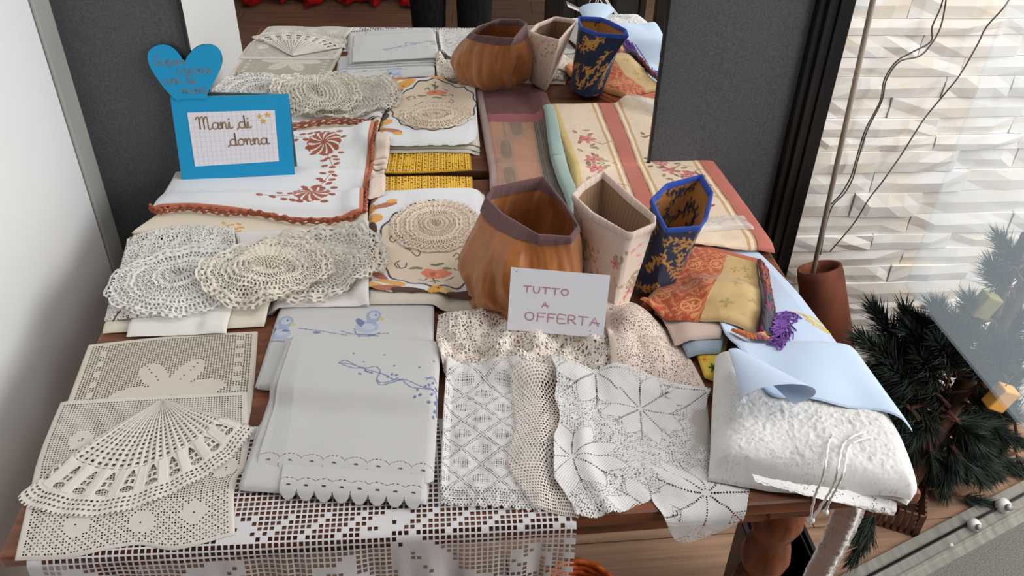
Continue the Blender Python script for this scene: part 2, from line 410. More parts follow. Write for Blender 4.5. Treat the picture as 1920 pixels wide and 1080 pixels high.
for a, b_ in ((.545, .605), (.635, .675), (.725, .7775), (.8025, .915), (1.37, 1.555)): box('pane', a, b_, -.97, -.962, .03, 2.1, M_DGLASS, d1)
us = np.linspace(0, 1, 160); vs = np.linspace(0, 1, 40)
X = -1.25+us[None, :]*1.12+0*vs[:, None]; prof = .10*np.exp(-((vs-.75)/.25)**2)
Y = -1.92+.05*np.sin(us*38)[None, :]*(.4+vs[:, None])+.03*np.sin(us*91+1)[None, :]-.1*vs[:, None]+.12*np.clip(vs[:, None]-.8, 0, 1)*5*(.6+.4*np.sin(us*23))[None, :]
Z = np.maximum(1.5*(1-vs[:, None]/.86), 0)+.012+.018*np.abs(np.sin(us*31))[None, :]*(vs[:, None] > .8)
o = finish('red_drape', X, Y, Z, None, np.zeros(X.shape+(3,)), M_RED, None); tag(o, 'red cloth drape trailing on the floor, reflected in the mirror', 'drape')
# ================================================================== TABLE
tb = empty('display_table', ((TX0+TX1)/2, (TY0+TY1)/2, 0)); tag(tb, 'reddish brown wooden table with turned legs covered in linens', 'table')
box('table_top', TX0, TX1, TY0, TY1, TZ-.022, TZ, M_WOOD, tb, .005)
ax0, ax1, ay0, ay1 = TX0+.06, TX1-.125, TY0+.05, TY1-.06
box('apron', ax0, ax1, ay0, ay0+.022, TZ-.10, TZ-.022, M_WOOD, tb, .002); box('apron', ax0, ax1, ay1-.022, ay1, TZ-.10, TZ-.022, M_WOOD, tb, .002)
box('apron', ax0, ax0+.022, ay0, ay1, TZ-.10, TZ-.022, M_WOOD, tb, .002); box('apron', ax1-.022, ax1, ay0, ay1, TZ-.10, TZ-.022, M_WOOD, tb, .002)
prof = [(.030, 0), (.034, .03), (.030, .06), (.022, .075), (.034, .10), (.038, .14), (.030, .18), (.020, .20), (.020, .22), (.032, .25), (.040, .30), (.034, .35), (.020, .38),
        (.019, .40), (.034, .425), (.041, .465), (.034, .505), (.021, .52), (.030, .535), (.036, .56), (.032, .585), (.024, .60), (.030, .615), (.038, .640), (.036, .66), (.026, .675), (.026, .68)]
for lx in (ax0+.02, ax1-.022):
    for ly in (ay0+.02, ay1-.02):
        V, Fc = lathev([(r, zz) for r, zz in prof], lx, ly, 28); lg = mk('leg', V, Fc, M_WOODV, tb)
        box('leg_block', lx-.033, lx+.033, ly-.033, ly+.033, .68, TZ-.022, M_WOOD, lg, .003)
# ================================================================== LINENS
class PX:
    """picture point -> position (s, t) on a patch whose corners are given in the picture"""
    def __init__(self, tl, tr, br, bl, z):
        self.c = [at(*q, z)[:2] for q in (tl, tr, br, bl)]; self.z = z
    def uv(self, px, py):
        p = at(px, py, self.z)[:2]; a, b_, c, d = self.c; u = v = .5
        for _ in range(12):
            f = (1-u)*(1-v)*a+u*(1-v)*b_+u*v*c+(1-u)*v*d-p
            fu = (1-v)*(b_-a)+v*(c-d); fv = (1-u)*(d-a)+u*(c-b_)
            J = np.array([fu, fv]).T; s = np.linalg.solve(J, f); u -= s[0]; v -= s[1]
        return u, v
    def __call__(self, L, W, H): return [(u*W, v*H) for u, v in (self.uv(*q) for q in L)]
def filet(n, m, solid, thr=.27):
    us = np.array(sorted([i/n for i in range(n+1)]+[(i+thr)/n for i in range(n)])); vs = np.array(sorted([i/m for i in range(m+1)]+[(i+thr)/m for i in range(m)]))
    def holes(S, T, W, H):
        a = S/W*n; b_ = T/H*m; i = np.floor(a).astype(int); j = np.floor(b_).astype(int)
        op = (a-i > thr) & (b_-j > thr) & ~solid(i, j, n, m); return ~op
    return us, vs, holes
def stack(name, label, cat, q, z, n, T, base, cat2=None, jit=4, group=None, res=.003, mat=None, **kw):
    tl, tr, br, bl = q; T = T*.55
    c = at((tl[0]+br[0])/2, (tl[1]+br[1])/2, z); root = empty(name, (c[0], c[1], float(hsample(HM, c[0:1], c[1:2])[0])))
    tag(root, label, cat, group); R_ = random.Random(hash_(name+label))
    for k in range(n):
        j = lambda p: (p[0]+R_.uniform(-jit, jit), p[1]+R_.uniform(-jit*.6, jit*.6))
        cloth('fold_layer', *quad(j(tl), j(tr), j(br), j(bl)), z, res=res, base=base, T=T, edge=max(T*.7, .004), parent=root, mat=mat, soft=2, wr=.0012, seed=k+5, **kw)
    return root
def hash_(s):
    h = 7
    for ch in s: h = (h*31+ord(ch)) % 100003
    return h
WHITE = (188, 187, 187); CREAM = (200, 192, 178); LACEW = (210, 207, 205); ECRU = (214, 202, 190)  # WHITE and CREAM darkened: the dimmer light at the table front, put into colour
def frac(a): return a-np.floor(a)
# ---- front runner: open filet crochet hanging over the front edge
def rose(i, j, ci, cj, r):
    d = np.hypot(i-ci, (j-cj)); a = np.arctan2(j-cj, i-ci)
    return (d < r*(.82+.18*np.cos(5*a))) & ~((np.abs(d-r*.45) < .5) & (np.sin(3*a+1) > -.2))
def leafc(i, j, ci, cj, L, wd, ang):
    c, s = math.cos(ang), math.sin(ang); x = (i-ci)*c+(j-cj)*s; y = -(i-ci)*s+(j-cj)*c
    return (np.abs(x) < L) & (np.abs(y) < wd*(1-(x/L)**2)) & ~((np.abs(y) < .5) & (x % 4 < 2))
def front_design(i, j, n, m):
    k = np.zeros(i.shape, bool)
    for ci, cj, r in ((48, 33, 5.5), (16, 40, 6), (80, 31, 4), (60, 50, 6), (33, 52, 5), (76, 52, 5)): k |= rose(i, j, ci, cj, r)
    for a in ((62, 31, 9, 4.6, .9), (69, 36, 10, 3.2, .15), (39, 40, 7, 3, .6), (26, 32, 8, 3.6, -.5), (54, 38, 6, 2.6, .5), (9, 33, 8, 3.5, .8), (30, 22, 6, 2.4, .3), (56, 22, 5, 2, -.4), (84, 40, 6, 2.6, 1.4), (45, 60, 9, 3, .2), (18, 58, 8, 3, -.4), (70, 62, 9, 3, .4)): k |= leafc(i, j, *a)
    k |= (j < 3) & (i % 7 > 2) | (i < 2) | (i > n-3) & (j % 3 == 0)
    k |= ((j > 19) & (j < 25)) & ((i+j) % 6 < 1) | (j > m-4)
    return k
us, vs, hl = filet(88, 70, front_design, .30)
x1 = at(1072, 958, TZ)[0]; xl = at(58, 1030, TZ)[0]
def rpaint(S, T, W, H, c, Z): return Z+.0004*np.sin(S*2600)*np.sin(T*2600)
o = cloth('filet_tablecloth', [(xl, .875, 0), (x1, .862, 0)], [(x1, .862, 0), (x1+.004, .7, 0), (x1-.01, .31, 0)], [(xl, .33, 0), (x1-.01, .31, 0)], [(xl, .875, 0), (xl, .33, 0)], TZ,
          base=(204, 202, 204), holes=hl, us=us, vs=vs, mat=M_LACE, T=.0012, hang=True, wave=.030, seed=3, paint=rpaint, soft=1)
tag(o, 'white open filet crochet cloth with roses hanging over the table front', 'tablecloth')
# ---- cream filet doilies, left front
def star_design(ci, cj, rmax):
    def f(i, j, n, m):
        d = np.hypot(i-ci*n, (j-cj*m)); a = np.arctan2(j-cj*m, i-ci*n)
        k = (d < rmax*(.35+.65*np.abs(np.cos(3*a)))) & ~((np.abs(np.sin(3*a))*d < .5) & (d > 3))
        k |= (i < 2) | (j < 2) | (i > n-3) | (j > m-3)
        k |= ((i > 5) & (i < 8) | (i < n-5) & (i > n-9)) & ((j//3) % 2 == 0)
        return k
    return f
us, vs, hl = filet(64, 66, star_design(.52, .52, 20), .42)
o = cloth('filet_doily', [(165, 645), (330, 628), (483, 620)], [(483, 620), (476, 720), (462, 815)], [(75, 880), (460, 815)], [(165, 645), (118, 770), (75, 880)], .765, base=CREAM, us=us, vs=vs, holes=hl, mat=M_LACE, T=.003, seed=2, soft=2)
tag(o, 'cream filet crochet doily with star motif lying under the fan doily', 'doily')
def flo(i, j, n, m):
    k = (i < 2) | (j < 2) | (i > n-3) | (j > m-2)
    for a in ((.18, .30), (.5, .16), (.82, .3), (.25, .82), (.55, .86), (.8, .8), (.9, .55)):
        k |= (np.hypot(i-a[0]*n, j-a[1]*m) < 4.2) & ~(np.hypot(i-a[0]*n, j-a[1]*m) < .9)
    k |= ((i+j) % 4 < 1) & (j > m*.7) | ((i-j) % 4 < 1) & (j > m*.7); return k
us, vs, hl = filet(70, 66, flo, .42)
o = cloth('filet_doily', [(112, 752), (290, 742), (464, 734)], [(464, 734), (462, 860), (440, 905), (440, 1000)], [(25, 1046), (120, 1040), (250, 1012), (330, 1016), (440, 985)], [(112, 752), (72, 850), (40, 980), (25, 1046)], .768, base=(206, 199, 190), us=us, vs=vs, holes=hl, mat=M_LACE, T=.002, seed=4, hang=True, soft=2)
tag(o, 'cream filet crochet doily with scalloped front edge at the table corner', 'doily')
# ---- fan doily
def polar(name, apex, outer, z, nr, na, holes, base, parent=None, closed=False, ruffle=None, T=.0015, mat=None, soft=3, relief=None, r0=.02, dep=True, hang=False, colf=None):
    rs = np.linspace(r0, 1, nr); th = np.linspace(0, 1, na)
    O = resample(outer, th)
    X = apex[0]+rs[:, None]*(O[None, :, 0]-apex[0]); Y = apex[1]+rs[:, None]*(O[None, :, 1]-apex[1])
    A = hblur(hmax(HM, soft), soft); Z = hsample(A, X, np.maximum(Y, TY0+.001) if hang else Y)+.0008+T
    Rg = np.broadcast_to(rs[:, None], X.shape); Tg = np.broadcast_to(th[None, :], X.shape)
    if ruffle: Z = Z+ruffle(Rg, Tg)
    if relief: Z = Z+relief(Rg, Tg)
    c = np.empty(X.shape+(3,)); c[:] = C(*base)
    if colf: colf(Rg, Tg, c)
    if dep: deposit(X, Y, Z)
    if hang: X, Y, Z = drape(X, Y, Z)
    X = X[:, ::-1]; Y = Y[:, ::-1]; Z = Z[:, ::-1]; c = c[:, ::-1]
    k = holes(cen(Rg), cen(Tg))[:, ::-1] if holes else None
    return finish(name, X, Y, Z, k, c, mat or M_LACE, parent)
def fan_holes(r, t):
    k = np.ones(r.shape, bool); n = 27
    a = frac(t*n); rad = frac(r*26)
    w_ = np.where(r < .3, .5, .62)
    k &= ~((r > .12) & (r < .63) & (a > .5-w_*.45) & (a < .5+w_*.45-.1) & (rad > .35) & (rad < .85))
    b_ = frac(t*12)-.5
    k &= ~((r > .66) & (r < .72) & (np.abs(b_) < .22*(r-.64)/.08))
    k &= ~((r > .735) & (r < .77) & (np.abs(b_) < .20) & (np.abs(b_) > .05))
    k &= ~(((r-.815)/.026)**2+(b_/.26)**2 < 1)
    for rr, n2 in ((.885, 60), (.915, 60), (.95, 64)): k &= ~((np.abs(r-rr) < .008) & (frac(t*n2) > .45))
    k &= ~((r > .985) & (frac(t*70) > .55)); return k
ap = at(302, 742, .775)[:2]
ou = smooth_pts([at(x, y, .773)[:2] for x, y in ((105, 868), (60, 898), (30, 922), (52, 944), (130, 962), (220, 955), (330, 915), (420, 862), (472, 806), (470, 795), (440, 790))], 8)
o = polar('fan_doily', ap, ou, .775, 190, 620, fan_holes, (214, 208, 200), ruffle=lambda r, t: .0012*np.sin(t*60)*r, relief=lambda r, t: .0014*((np.abs(frac(t*27)-.5) > .3) & (r < .63))+.0012*(np.abs(frac(t*12)-.5) > .3)*(r > .64)*(r < .85))
tag(o, 'white fan-shaped crochet doily with pointed top on the left front', 'doily')
# ---- embroidered pillowcases
q = ((531, 556), (814, 562), (812, 745), (480, 722))
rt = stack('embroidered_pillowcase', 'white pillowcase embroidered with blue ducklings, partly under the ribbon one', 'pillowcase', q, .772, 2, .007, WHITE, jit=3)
pm = PX(*q, .778)
BLU = (104, 118, 150)
def ducks(S, T, W, H, c, Z):
    def L(pts, wd, colr=BLU): put(c, pdist(S, T, pm(pts, W, H)) < wd, colr, Z, .0003)
    def E_(x, y, a, b_, g=0, colr=BLU): (sx, sy), = pm([(x, y)], W, H); put(c, ell(S, T, sx, sy, a, b_, g), colr, Z, .0003)
    for dx, dy in ((0, 0), (-165, 11)):
        E_(689+dx, 614+dy, .0185, .0165, -.1, (160, 170, 192)); E_(676+dx, 606+dy, .006, .012, -.5); E_(701+dx, 594+dy, .0125, .0155, 0, (146, 158, 184)); E_(697+dx, 606+dy, .008, .010, 0, (146, 158, 184))
        E_(701+dx, 593+dy, .0075, .009, 0, (178, 184, 194)); E_(691+dx, 614+dy, .010, .008, .2, (178, 184, 194)); E_(715+dx, 599+dy, .0045, .004, 0, (186, 172, 122)); E_(705+dx, 592+dy, .0016, .0022, 0, (60, 72, 110))
        L([(665+dx, 618+dy), (668+dx, 628+dy), (700+dx, 631+dy), (712+dx, 626+dy)], .0011)
    L([(640, 622), (660, 628), (690, 630), (728, 627)], .001); L([(560, 617), (600, 622), (650, 630)], .0009); E_(594, 625, .006, .003); L([(672, 632), (710, 632)], .0012); E_(536, 622, .006, .003)
    return Z
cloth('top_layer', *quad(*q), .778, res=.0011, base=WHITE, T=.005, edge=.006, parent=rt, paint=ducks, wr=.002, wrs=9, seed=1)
q = ((548, 634), (827, 645), (806, 925), (440, 905))
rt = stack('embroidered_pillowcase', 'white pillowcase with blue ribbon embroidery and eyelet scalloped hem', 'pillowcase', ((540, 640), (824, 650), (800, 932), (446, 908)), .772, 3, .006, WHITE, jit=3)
def scal(S, T, W, H):    # scalloped eyelet hem along the front edge
    n = 8; a = frac(S/W*n)-.5; lim = H-.012*(1-np.sqrt(np.clip(1-(2*np.abs(a))**2, 0, 1)))-.001
    k = T < lim
    k &= ~(((a*W/n)/.0030)**2+((T-(H-.017))/.0016)**2 < 1)
    dd = np.hypot(a*W/n, (T-(H-.014))*1.15)
    k &= ~((np.abs(dd-.0165) < .0007) & (frac(np.arctan2(T-(H-.014), a*W/n)*14) > .45) & (T > H-.034))
    return k
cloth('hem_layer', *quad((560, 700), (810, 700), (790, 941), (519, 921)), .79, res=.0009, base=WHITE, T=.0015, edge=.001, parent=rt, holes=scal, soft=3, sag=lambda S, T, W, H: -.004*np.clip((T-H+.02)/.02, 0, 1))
q2 = ((550, 632), (827, 645), (812, 895), (474, 868)); pm2 = PX(*q2, .800)
def ribbon(S, T, W, H, c, Z):
    def L(pts, wd=.0009, colr=BLU): put(c, pdist(S, T, [tuple(p) for p in smooth_pts(pm2(pts, W, H), 6)]) < wd, colr, Z, .0003)
    def E_(x, y, a, b_=None, g=0, colr=BLU): (sx, sy), = pm2([(x, y)], W, H); put(c, ell(S, T, sx, sy, a, b_ or a, g), colr, Z, .0003)
    L([(636, 690), (650, 685), (672, 697), (690, 700), (705, 697), (714, 707), (708, 720), (716, 728), (736, 724), (748, 718)]); L([(636, 690), (660, 693), (680, 700), (700, 706), (720, 712), (740, 722), (760, 722), (790, 734), (815, 740)])
    L([(640, 692), (664, 700), (682, 699)]); L([(706, 722), (714, 732), (734, 728), (756, 722)]); L([(755, 722), (768, 734), (790, 738), (812, 738)])
    for x, y in ((664, 670), (683, 688), (722, 673), (740, 696), (787, 699), (814, 686)): E_(x, y, .0018)
    for x, y in ((676, 711), (690, 707), (697, 709), (686, 704), (736, 712), (744, 714), (728, 717), (783, 740), (788, 748), (778, 751), (805, 731), (812, 727), (818, 735), (803, 738), (810, 746), (816, 755), (804, 757), (815, 766), (820, 748), (798, 734), (812, 775)): E_(x, y, .0030, .0019, random.random()*3)
    for pts in ([(800, 722), (812, 716), (818, 724)], [(806, 736), (818, 744), (818, 772)], [(798, 718), (815, 720)]): L(pts)
    (_, hy), = pm2([(640, 820)], W, H); put(c, np.abs(T-hy-.002*np.sin(S*20)) < .0004, (186, 184, 186))
    return Z
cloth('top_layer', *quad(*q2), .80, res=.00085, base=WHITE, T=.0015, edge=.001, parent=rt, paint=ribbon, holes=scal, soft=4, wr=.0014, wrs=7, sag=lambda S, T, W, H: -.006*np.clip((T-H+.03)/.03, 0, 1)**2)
# ---- lace pieces, centre front
def crochet_mesh(cell, th, seed):
    def f(S, T, W, H):
        s = S+.0015*fbm(S*60, T*60, seed); t = T+.0015*fbm(S*60, T*60, seed+7)
        a, b_ = worley(s, t, cell, seed); return (b_-a < th) | (a < .16)
    return f
q = ([(822, 592), (900, 586), (1000, 590), (1100, 580), (1190, 572)], [(1190, 572), (1240, 640), (1232, 690)], [(832, 704), (930, 700), (1040, 706), (1130, 700), (1232, 690)], [(822, 592), (818, 650), (832, 704)])
ul = cloth('under_layer', *q, .765, res=.0025, base=(196, 178, 162), mat=M_LACE, T=.001, wr=.010, wrs=34, seed=12, soft=1, fit=False)  # brownish base paints the shadows seen between the lace ruffles
o = cloth('crochet_lace', *q, .765, res=.00095, base=(224, 214, 204), mat=M_LACE, holes=crochet_mesh(.0052, .40, 3), wr=.020, wrs=34, T=.004, seed=12, soft=2,
          paint=lambda S, T, W, H, c, Z: Z+.0012*fbm(S*420, T*420, 8))
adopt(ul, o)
tag(o, 'heap of ruffled cream crochet lace in front of the white paper sign', 'lace')
def tri_keep(S, T, W, H):
    k = crochet_mesh(.0034, .42, 17)(S, T, W, H); e = np.minimum(np.minimum(S, W-S), H-T) < .008; return k | e
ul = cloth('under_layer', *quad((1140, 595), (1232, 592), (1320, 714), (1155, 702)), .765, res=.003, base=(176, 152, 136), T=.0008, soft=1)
o = cloth('crochet_lace', [(1130, 588), (1190, 575), (1238, 585)], [(1238, 585), (1290, 640), (1335, 720)], [(1148, 708), (1240, 712), (1335, 720)], [(1130, 588), (1140, 650), (1148, 708)], .775, res=.0011, base=(214, 198, 186), mat=M_LACE, holes=tri_keep, T=.003, wr=.004, seed=5)
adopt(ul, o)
tag(o, 'beige close-meshed crochet corner between ruffled lace and white lace stack', 'lace')
def diamond(S, T, W, H):
    k = np.ones(S.shape, bool); cw, ch = .054, .052
    for off in (0, 1):
        a = frac(S/cw+.5*off)-.5; b_ = frac(T/ch+.5*off)-.5
        dm = np.abs(a)*2+np.abs(b_)*2
        k &= ~((np.abs(dm-.92) < .05) & (frac((a-b_)*13) > .45) & (frac((a+b_)*13) > .2))
        k &= ~(((a/.24)**2+(b_/.17)**2 < 1) & (frac(S/.0030) > .55) & (frac(T/.0030) > .55))
    bt = H-T; k &= ~((bt < .03) & (frac(S/.0045+np.floor(T/.004)*.5) > .6) & (frac(T/.004) > .5))
    k &= T < H-.004*np.abs(np.sin(S/W*math.pi*9))
    return k
def dmpaint(S, T, W, H, c, Z): return Z+.0006*np.sin(S*1900)*np.sin(T*1900)+.0018*fbm(S*45, T*45, 4)
cloth_u = ([(842, 700), (1010, 706)], [(1010, 706), (1008, 938)], [(830, 930), (1008, 938)], [(842, 700), (830, 930)])
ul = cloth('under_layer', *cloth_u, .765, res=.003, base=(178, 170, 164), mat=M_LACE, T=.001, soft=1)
o = cloth('lace_runner', [(838, 694), (930, 690), (1015, 702)], [(1015, 702), (1012, 955)], [(824, 946), (1012, 955)], [(838, 694), (830, 800), (824, 946)], .772, res=.0009, base=LACEW, mat=M_LACE, holes=diamond, paint=dmpaint, T=.004, edge=.004, soft=3, seed=9)
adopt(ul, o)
tag(o, 'white lace runner with diamond pattern beside the ribbon pillowcase', 'lace')
def pinkh(S, T, W, H):
    a = frac(S/.0040+.5*(np.floor(T/.0048) % 2)); b_ = frac(T/.0048); return ~((a > .4) & (b_ > .35))
o = cloth('crochet_doily', [(955, 712), (1010, 696), (1090, 700)], [(1090, 700), (1085, 965)], [(1000, 950), (1085, 965)], [(955, 712), (965, 800), (950, 870), (1000, 950)], .778, res=.0010, base=(216, 205, 196), mat=M_LACE, holes=pinkh, T=.002, wr=.005, wrs=25, seed=21, soft=3)
tag(o, 'pinkish cream crochet doily showing between diamond lace and star lace', 'doily')
SQ = ((1030, 684), (1334, 729), (1408, 985), (1092, 985)); pms = PX(*SQ, .782)
def starlace(S, T, W, H):
    cs = pms([(1106, 862), (1314, 905), (1118, 702), (1330, 736), (1212, 760), (1240, 985)], W, H)
    D = np.full(S.shape, 9.); rr = D.copy(); th = D.copy()
    for cx, cy in cs:
        d = np.hypot(S-cx, T-cy); m = d < D; D = np.where(m, d, D); th = np.where(m, np.arctan2(T-cy, S-cx), th)
    a = frac(th/(2*math.pi)*8)-.5; ad = np.abs(np.sin(a*2*math.pi/8))*D   # distance to a petal axis, metres
    edge_ = np.abs(np.abs(a)-.5)*D*.785
    k = np.ones(S.shape, bool)
    k &= ~((edge_ < .0011) & (D > .005) & (D < .062) & (frac(D/.0034) > .42))
    k &= ~((np.abs(D-(.066-.05*np.abs(a))) < .0011) & (frac(th*26) > .5))
    net, n2 = worley(S, T, .0040, 31); k &= ~((D > .068-.05*np.abs(a)) & (n2-net > .45) & (net > .15))
    b_ = np.minimum(np.minimum(S, W-S), np.minimum(T, H-T)); n = 7
    k &= T < H-.034*(1-np.clip(np.abs(np.sin(S/W*math.pi*2.0+.25)), 0, 1)**.7)*(S > 0)
    k &= S > .006*np.abs(np.sin(T/H*math.pi*4)); k &= S < W-.008*np.abs(np.sin(T/H*math.pi*3))
    return k
def stpaint(S, T, W, H, c, Z):
    return Z+.0005*np.sin((S+T)*1500)+.004*fbm(S*14+3, T*14, 14)+.010*np.exp(-((S-.045-.12*(T/H)*0)/.012)**2)*np.clip(T/H, 0, 1)
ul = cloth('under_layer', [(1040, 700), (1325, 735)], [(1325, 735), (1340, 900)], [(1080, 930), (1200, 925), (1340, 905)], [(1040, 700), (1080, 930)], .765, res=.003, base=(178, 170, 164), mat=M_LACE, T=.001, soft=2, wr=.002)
o = cloth('star_lace', [(1030, 684), (1100, 704), (1170, 706), (1334, 729)], [(1334, 729), (1345, 860), (1412, 905), (1408, 1000)], [(1085, 990), (1150, 962), (1215, 955), (1300, 1010), (1408, 1000)], [(1030, 684), (1042, 790), (1030, 880), (1085, 990)], .782, res=.0009, base=(212, 210, 209), mat=M_LACE, holes=starlace, paint=stpaint, T=.002, soft=5, hang=True, wave=.02, seed=33)
adopt(ul, o)
tag(o, 'white knitted lace cloth with star petals draped over the table front', 'lace')
# ---- right end: small prints, lace stack, blue cloth, damask
o = stack('folded_print_cloth', 'yellow and green printed cloth glimpsed at the bottom of the right stack', 'cloth', ((1285, 600), (1370, 600), (1350, 712), (1322, 706)), .765, 1, .008, (196, 170, 70), jit=1)
def veg(S, T, W, H, c, Z):
    bloom(c, S, T, W*.55, H*.85, .012, (70, 96, 40), (50, 76, 30)); bloom(c, S, T, W*.2, H*.72, .010, (214, 150, 50), (196, 90, 40)); return Z
cloth('top_layer', *quad((1285, 600), (1372, 600), (1352, 712), (1322, 704)), .772, res=.0015, base=(206, 176, 70), T=.006, edge=.004, parent=o, paint=veg)
stack('folded_cloth', 'grey-blue folded cloth edge under the beige cloth at right', 'cloth', ((1250, 590), (1372, 590), (1352, 660), (1290, 662)), .785, 2, .007, (146, 160, 176), jit=1)
stack('folded_cloth', 'beige folded cloth under the red damask, beside the cream crochet', 'cloth', ((1225, 560), (1372, 570), (1350, 636), (1268, 640)), .798, 2, .006, (196, 176, 164), jit=2)
def laceimp(S, T, W, H, c, Z):
    f = fbm(S*210, T*210, 18, 3); r = np.abs(vnoise(S*120, T*120, 3))
    c[~lacehole(S, T, W, H)] = C(196, 192, 187); d_ = np.minimum(np.minimum(S, W-S), np.minimum(T, H-T)); k_ = np.clip(d_/.03, .1, 1); return Z+k_*(.0010*np.clip(f, -.6, 1)+.0008*(r < .1))
def lacehole(S, T, W, H):
    a, b_ = worley(S, T, .0042, 41); return (b_-a < .55) | (fbm(S*60, T*60, 22) > -.15)
rt = empty('lace_curtain', at(1540, 800, TZ)); tag(rt, 'thick folded white lace curtain at the right front corner', 'curtain')
lay = [((1362, 690), (1590, 690), (1672, 945), (1350, 872)), ((1350, 660), (1590, 660), (1712, 922), (1344, 862)), ((1345, 650), (1590, 655), (1722, 908), (1336, 864))]
for k, q in enumerate(lay):
    cloth('fold_layer', [q[0], q[1]], [q[1], ((q[1][0]+q[2][0])/2+26, (q[1][1]+q[2][1])/2-4), (q[2][0]+8, q[2][1]-34), q[2]], [q[3], ((q[2][0]+q[3][0])/2-10, (q[2][1]+q[3][1])/2+4), q[2]], [q[0], q[3]], .772+.012*k, res=.0014, base=(218, 216, 214), mat=M_LACE, T=(.007, .018, .014)[k], edge=(.006, .034, .036)[k], parent=rt, paint=laceimp, wr=.004, wrs=18, seed=50+k, soft=3, holes=lacehole if k == 0 else None)
us = np.linspace(0, 1, 150); vs = np.linspace(0, 1, 36)
def pline(L, Y): return resample3([atY(x, y, Y) for x, y in L], us)
def resample3(P, t):
    P = smooth_pts(np.array(P), 6); d = np.r_[0, np.cumsum(np.linalg.norm(np.diff(P, axis=0), axis=1))]; d /= d[-1]; return np.stack([np.interp(t, d, P[:, k]) for k in range(3)], -1)
A_ = pline([(1410, 888), (1480, 904), (1600, 920), (1680, 926)], .674); B_ = pline([(1412, 892), (1480, 912), (1560, 936), (1620, 955), (1664, 966)], .660)
G = A_[None]*(1-vs)[:, None, None]+B_[None]*vs[:, None, None]; G[..., 1] -= .012*np.sin(vs*math.pi)[:, None]
Ss = np.broadcast_to(us*.24, G.shape[:2]); Tt = np.broadcast_to(vs[:, None]*.05, G.shape[:2]); cc = np.empty(G.shape); cc[:] = C(214, 212, 210); G[..., 1] -= .0012*fbm(Ss*160, Tt*160, 18)
finish('lower_fold', G[..., 0], G[..., 1], G[..., 2], lacehole(cen(Ss), cen(Tt), 0, 0), cc, M_LACE, rt)
def tie(top_, hang_, r=.0016):
    P = []
    for x, y in top_:
        z_ = .80
        for _ in range(4): q_ = at(x, y, z_); z_ = float(hsample(hmax(HM, 1), q_[0:1], q_[1:2])[0])+.004
        P.append(at(x, y, z_))
    P += [atY(x, y, .640) for x, y in hang_]
    P = smooth_pts(P, 8); P = P+np.c_[.0006*np.sin(np.arange(len(P))*1.9), np.zeros(len(P)), .0006*np.cos(np.arange(len(P))*1.9)]
    V, Fc = tubev(P, r, 6); V2, F2 = lathev([(.0001, -.004), (.0035, -.002), (.0042, .001), (.002, .005), (.0001, .006)], 0, 0, 8); V2 = V2+P[-1]
    V, Fc = joinv([(V, Fc), (V2, F2)]); mk('tie_cord', V, Fc, M_WHITE, rt)
tie([(1622, 808), (1596, 820), (1580, 836)], [(1572, 872), (1564, 905), (1548, 935), (1522, 975)])
tie([(1636, 818), (1604, 828), (1590, 842)], [(1583, 880), (1570, 912), (1556, 938), (1548, 960)])
tie([(1560, 815), (1553, 832)], [(1548, 868), (1540, 900), (1528, 930), (1518, 978)])
# hanging lace end below the corner
us = np.linspace(0, 1, 60); vs = np.linspace(0, 1, 330)
pa, pb = atY(1548, 950, .75), atY(1612, 952, .75)
wv = .006*np.sin(us*9)[None, :]
X = pa[0]+(pb[0]-pa[0])*us[None, :]+0*vs[:, None]+.006*np.sin(vs*7)[:, None]; Y = .742+.010*np.sin(us*math.pi)[None, :]*-1+wv+0*vs[:, None]; Z = .726-vs[:, None]*.40+0*us[None, :]
cc = np.empty(X.shape+(3,)); cc[:] = C(222, 220, 218); Ss = np.broadcast_to(us*.05, X.shape); Tt = np.broadcast_to(vs[:, None]*.4, X.shape)
Y = Y+.0016*fbm(Ss*160, Tt*160, 18)
cc[~lacehole(Ss, Tt, 0, 0)] = C(190, 184, 176); kk = None
finish('hanging_end', X, Y, Z, kk, cc, M_LACE, rt)
# light blue cloth
BQ = ((1316, 437), (1412, 441), (1706, 823), (1405, 745)); pmb = PX(*BQ, .83)
LB = (190, 207, 232)
def wheat(S, T, W, H, c, Z):
    YE = (214, 186, 92)
    for x, y, g in ((1495, 580, .2), (1503, 585, .9), (1510, 582, .1), (1515, 592, .8), (1522, 588, .3), (1528, 598, .9), (1535, 596, .2), (1541, 606, .8), (1548, 604, .3), (1555, 612, .7), (1508, 592, .5), (1520, 600, .5), (1534, 606, .5)):
        (sx, sy), = pmb([(x, y)], W, H); put(c, ell(S, T, sx, sy, .0068, .0028, g), YE, Z, .0008)
    for pts in ([(1518, 640), (1530, 630), (1545, 627), (1562, 630), (1580, 640)], [(1525, 642), (1545, 636), (1568, 634)], [(1480, 576), (1500, 582), (1560, 620)]):
        put(c, pdist(S, T, pmb(pts, W, H)) < .0012, YE, Z, .0005)
    return Z+.003*np.sin((S*1.1+T*.35)*38+2*vnoise(S*8, T*8, 2))*np.clip(T/H*2, 0, 1)
o = cloth('blue_cloth', [(1300, 450), (1330, 437), (1372, 435), (1412, 443)], [(1412, 443), (1462, 490), (1560, 600), (1640, 710), (1706, 823)], [(1412, 742), (1440, 775), (1500, 782), (1560, 792), (1640, 800), (1706, 823)], [(1300, 450), (1318, 540), (1358, 640), (1412, 742)], .828, res=.0015, base=LB, paint=wheat, T=.003, edge=.003, soft=9, wr=.004, wrs=7, seed=70)
tag(o, 'light blue cloth with yellow wheat embroidery over the white lace curtain', 'cloth')
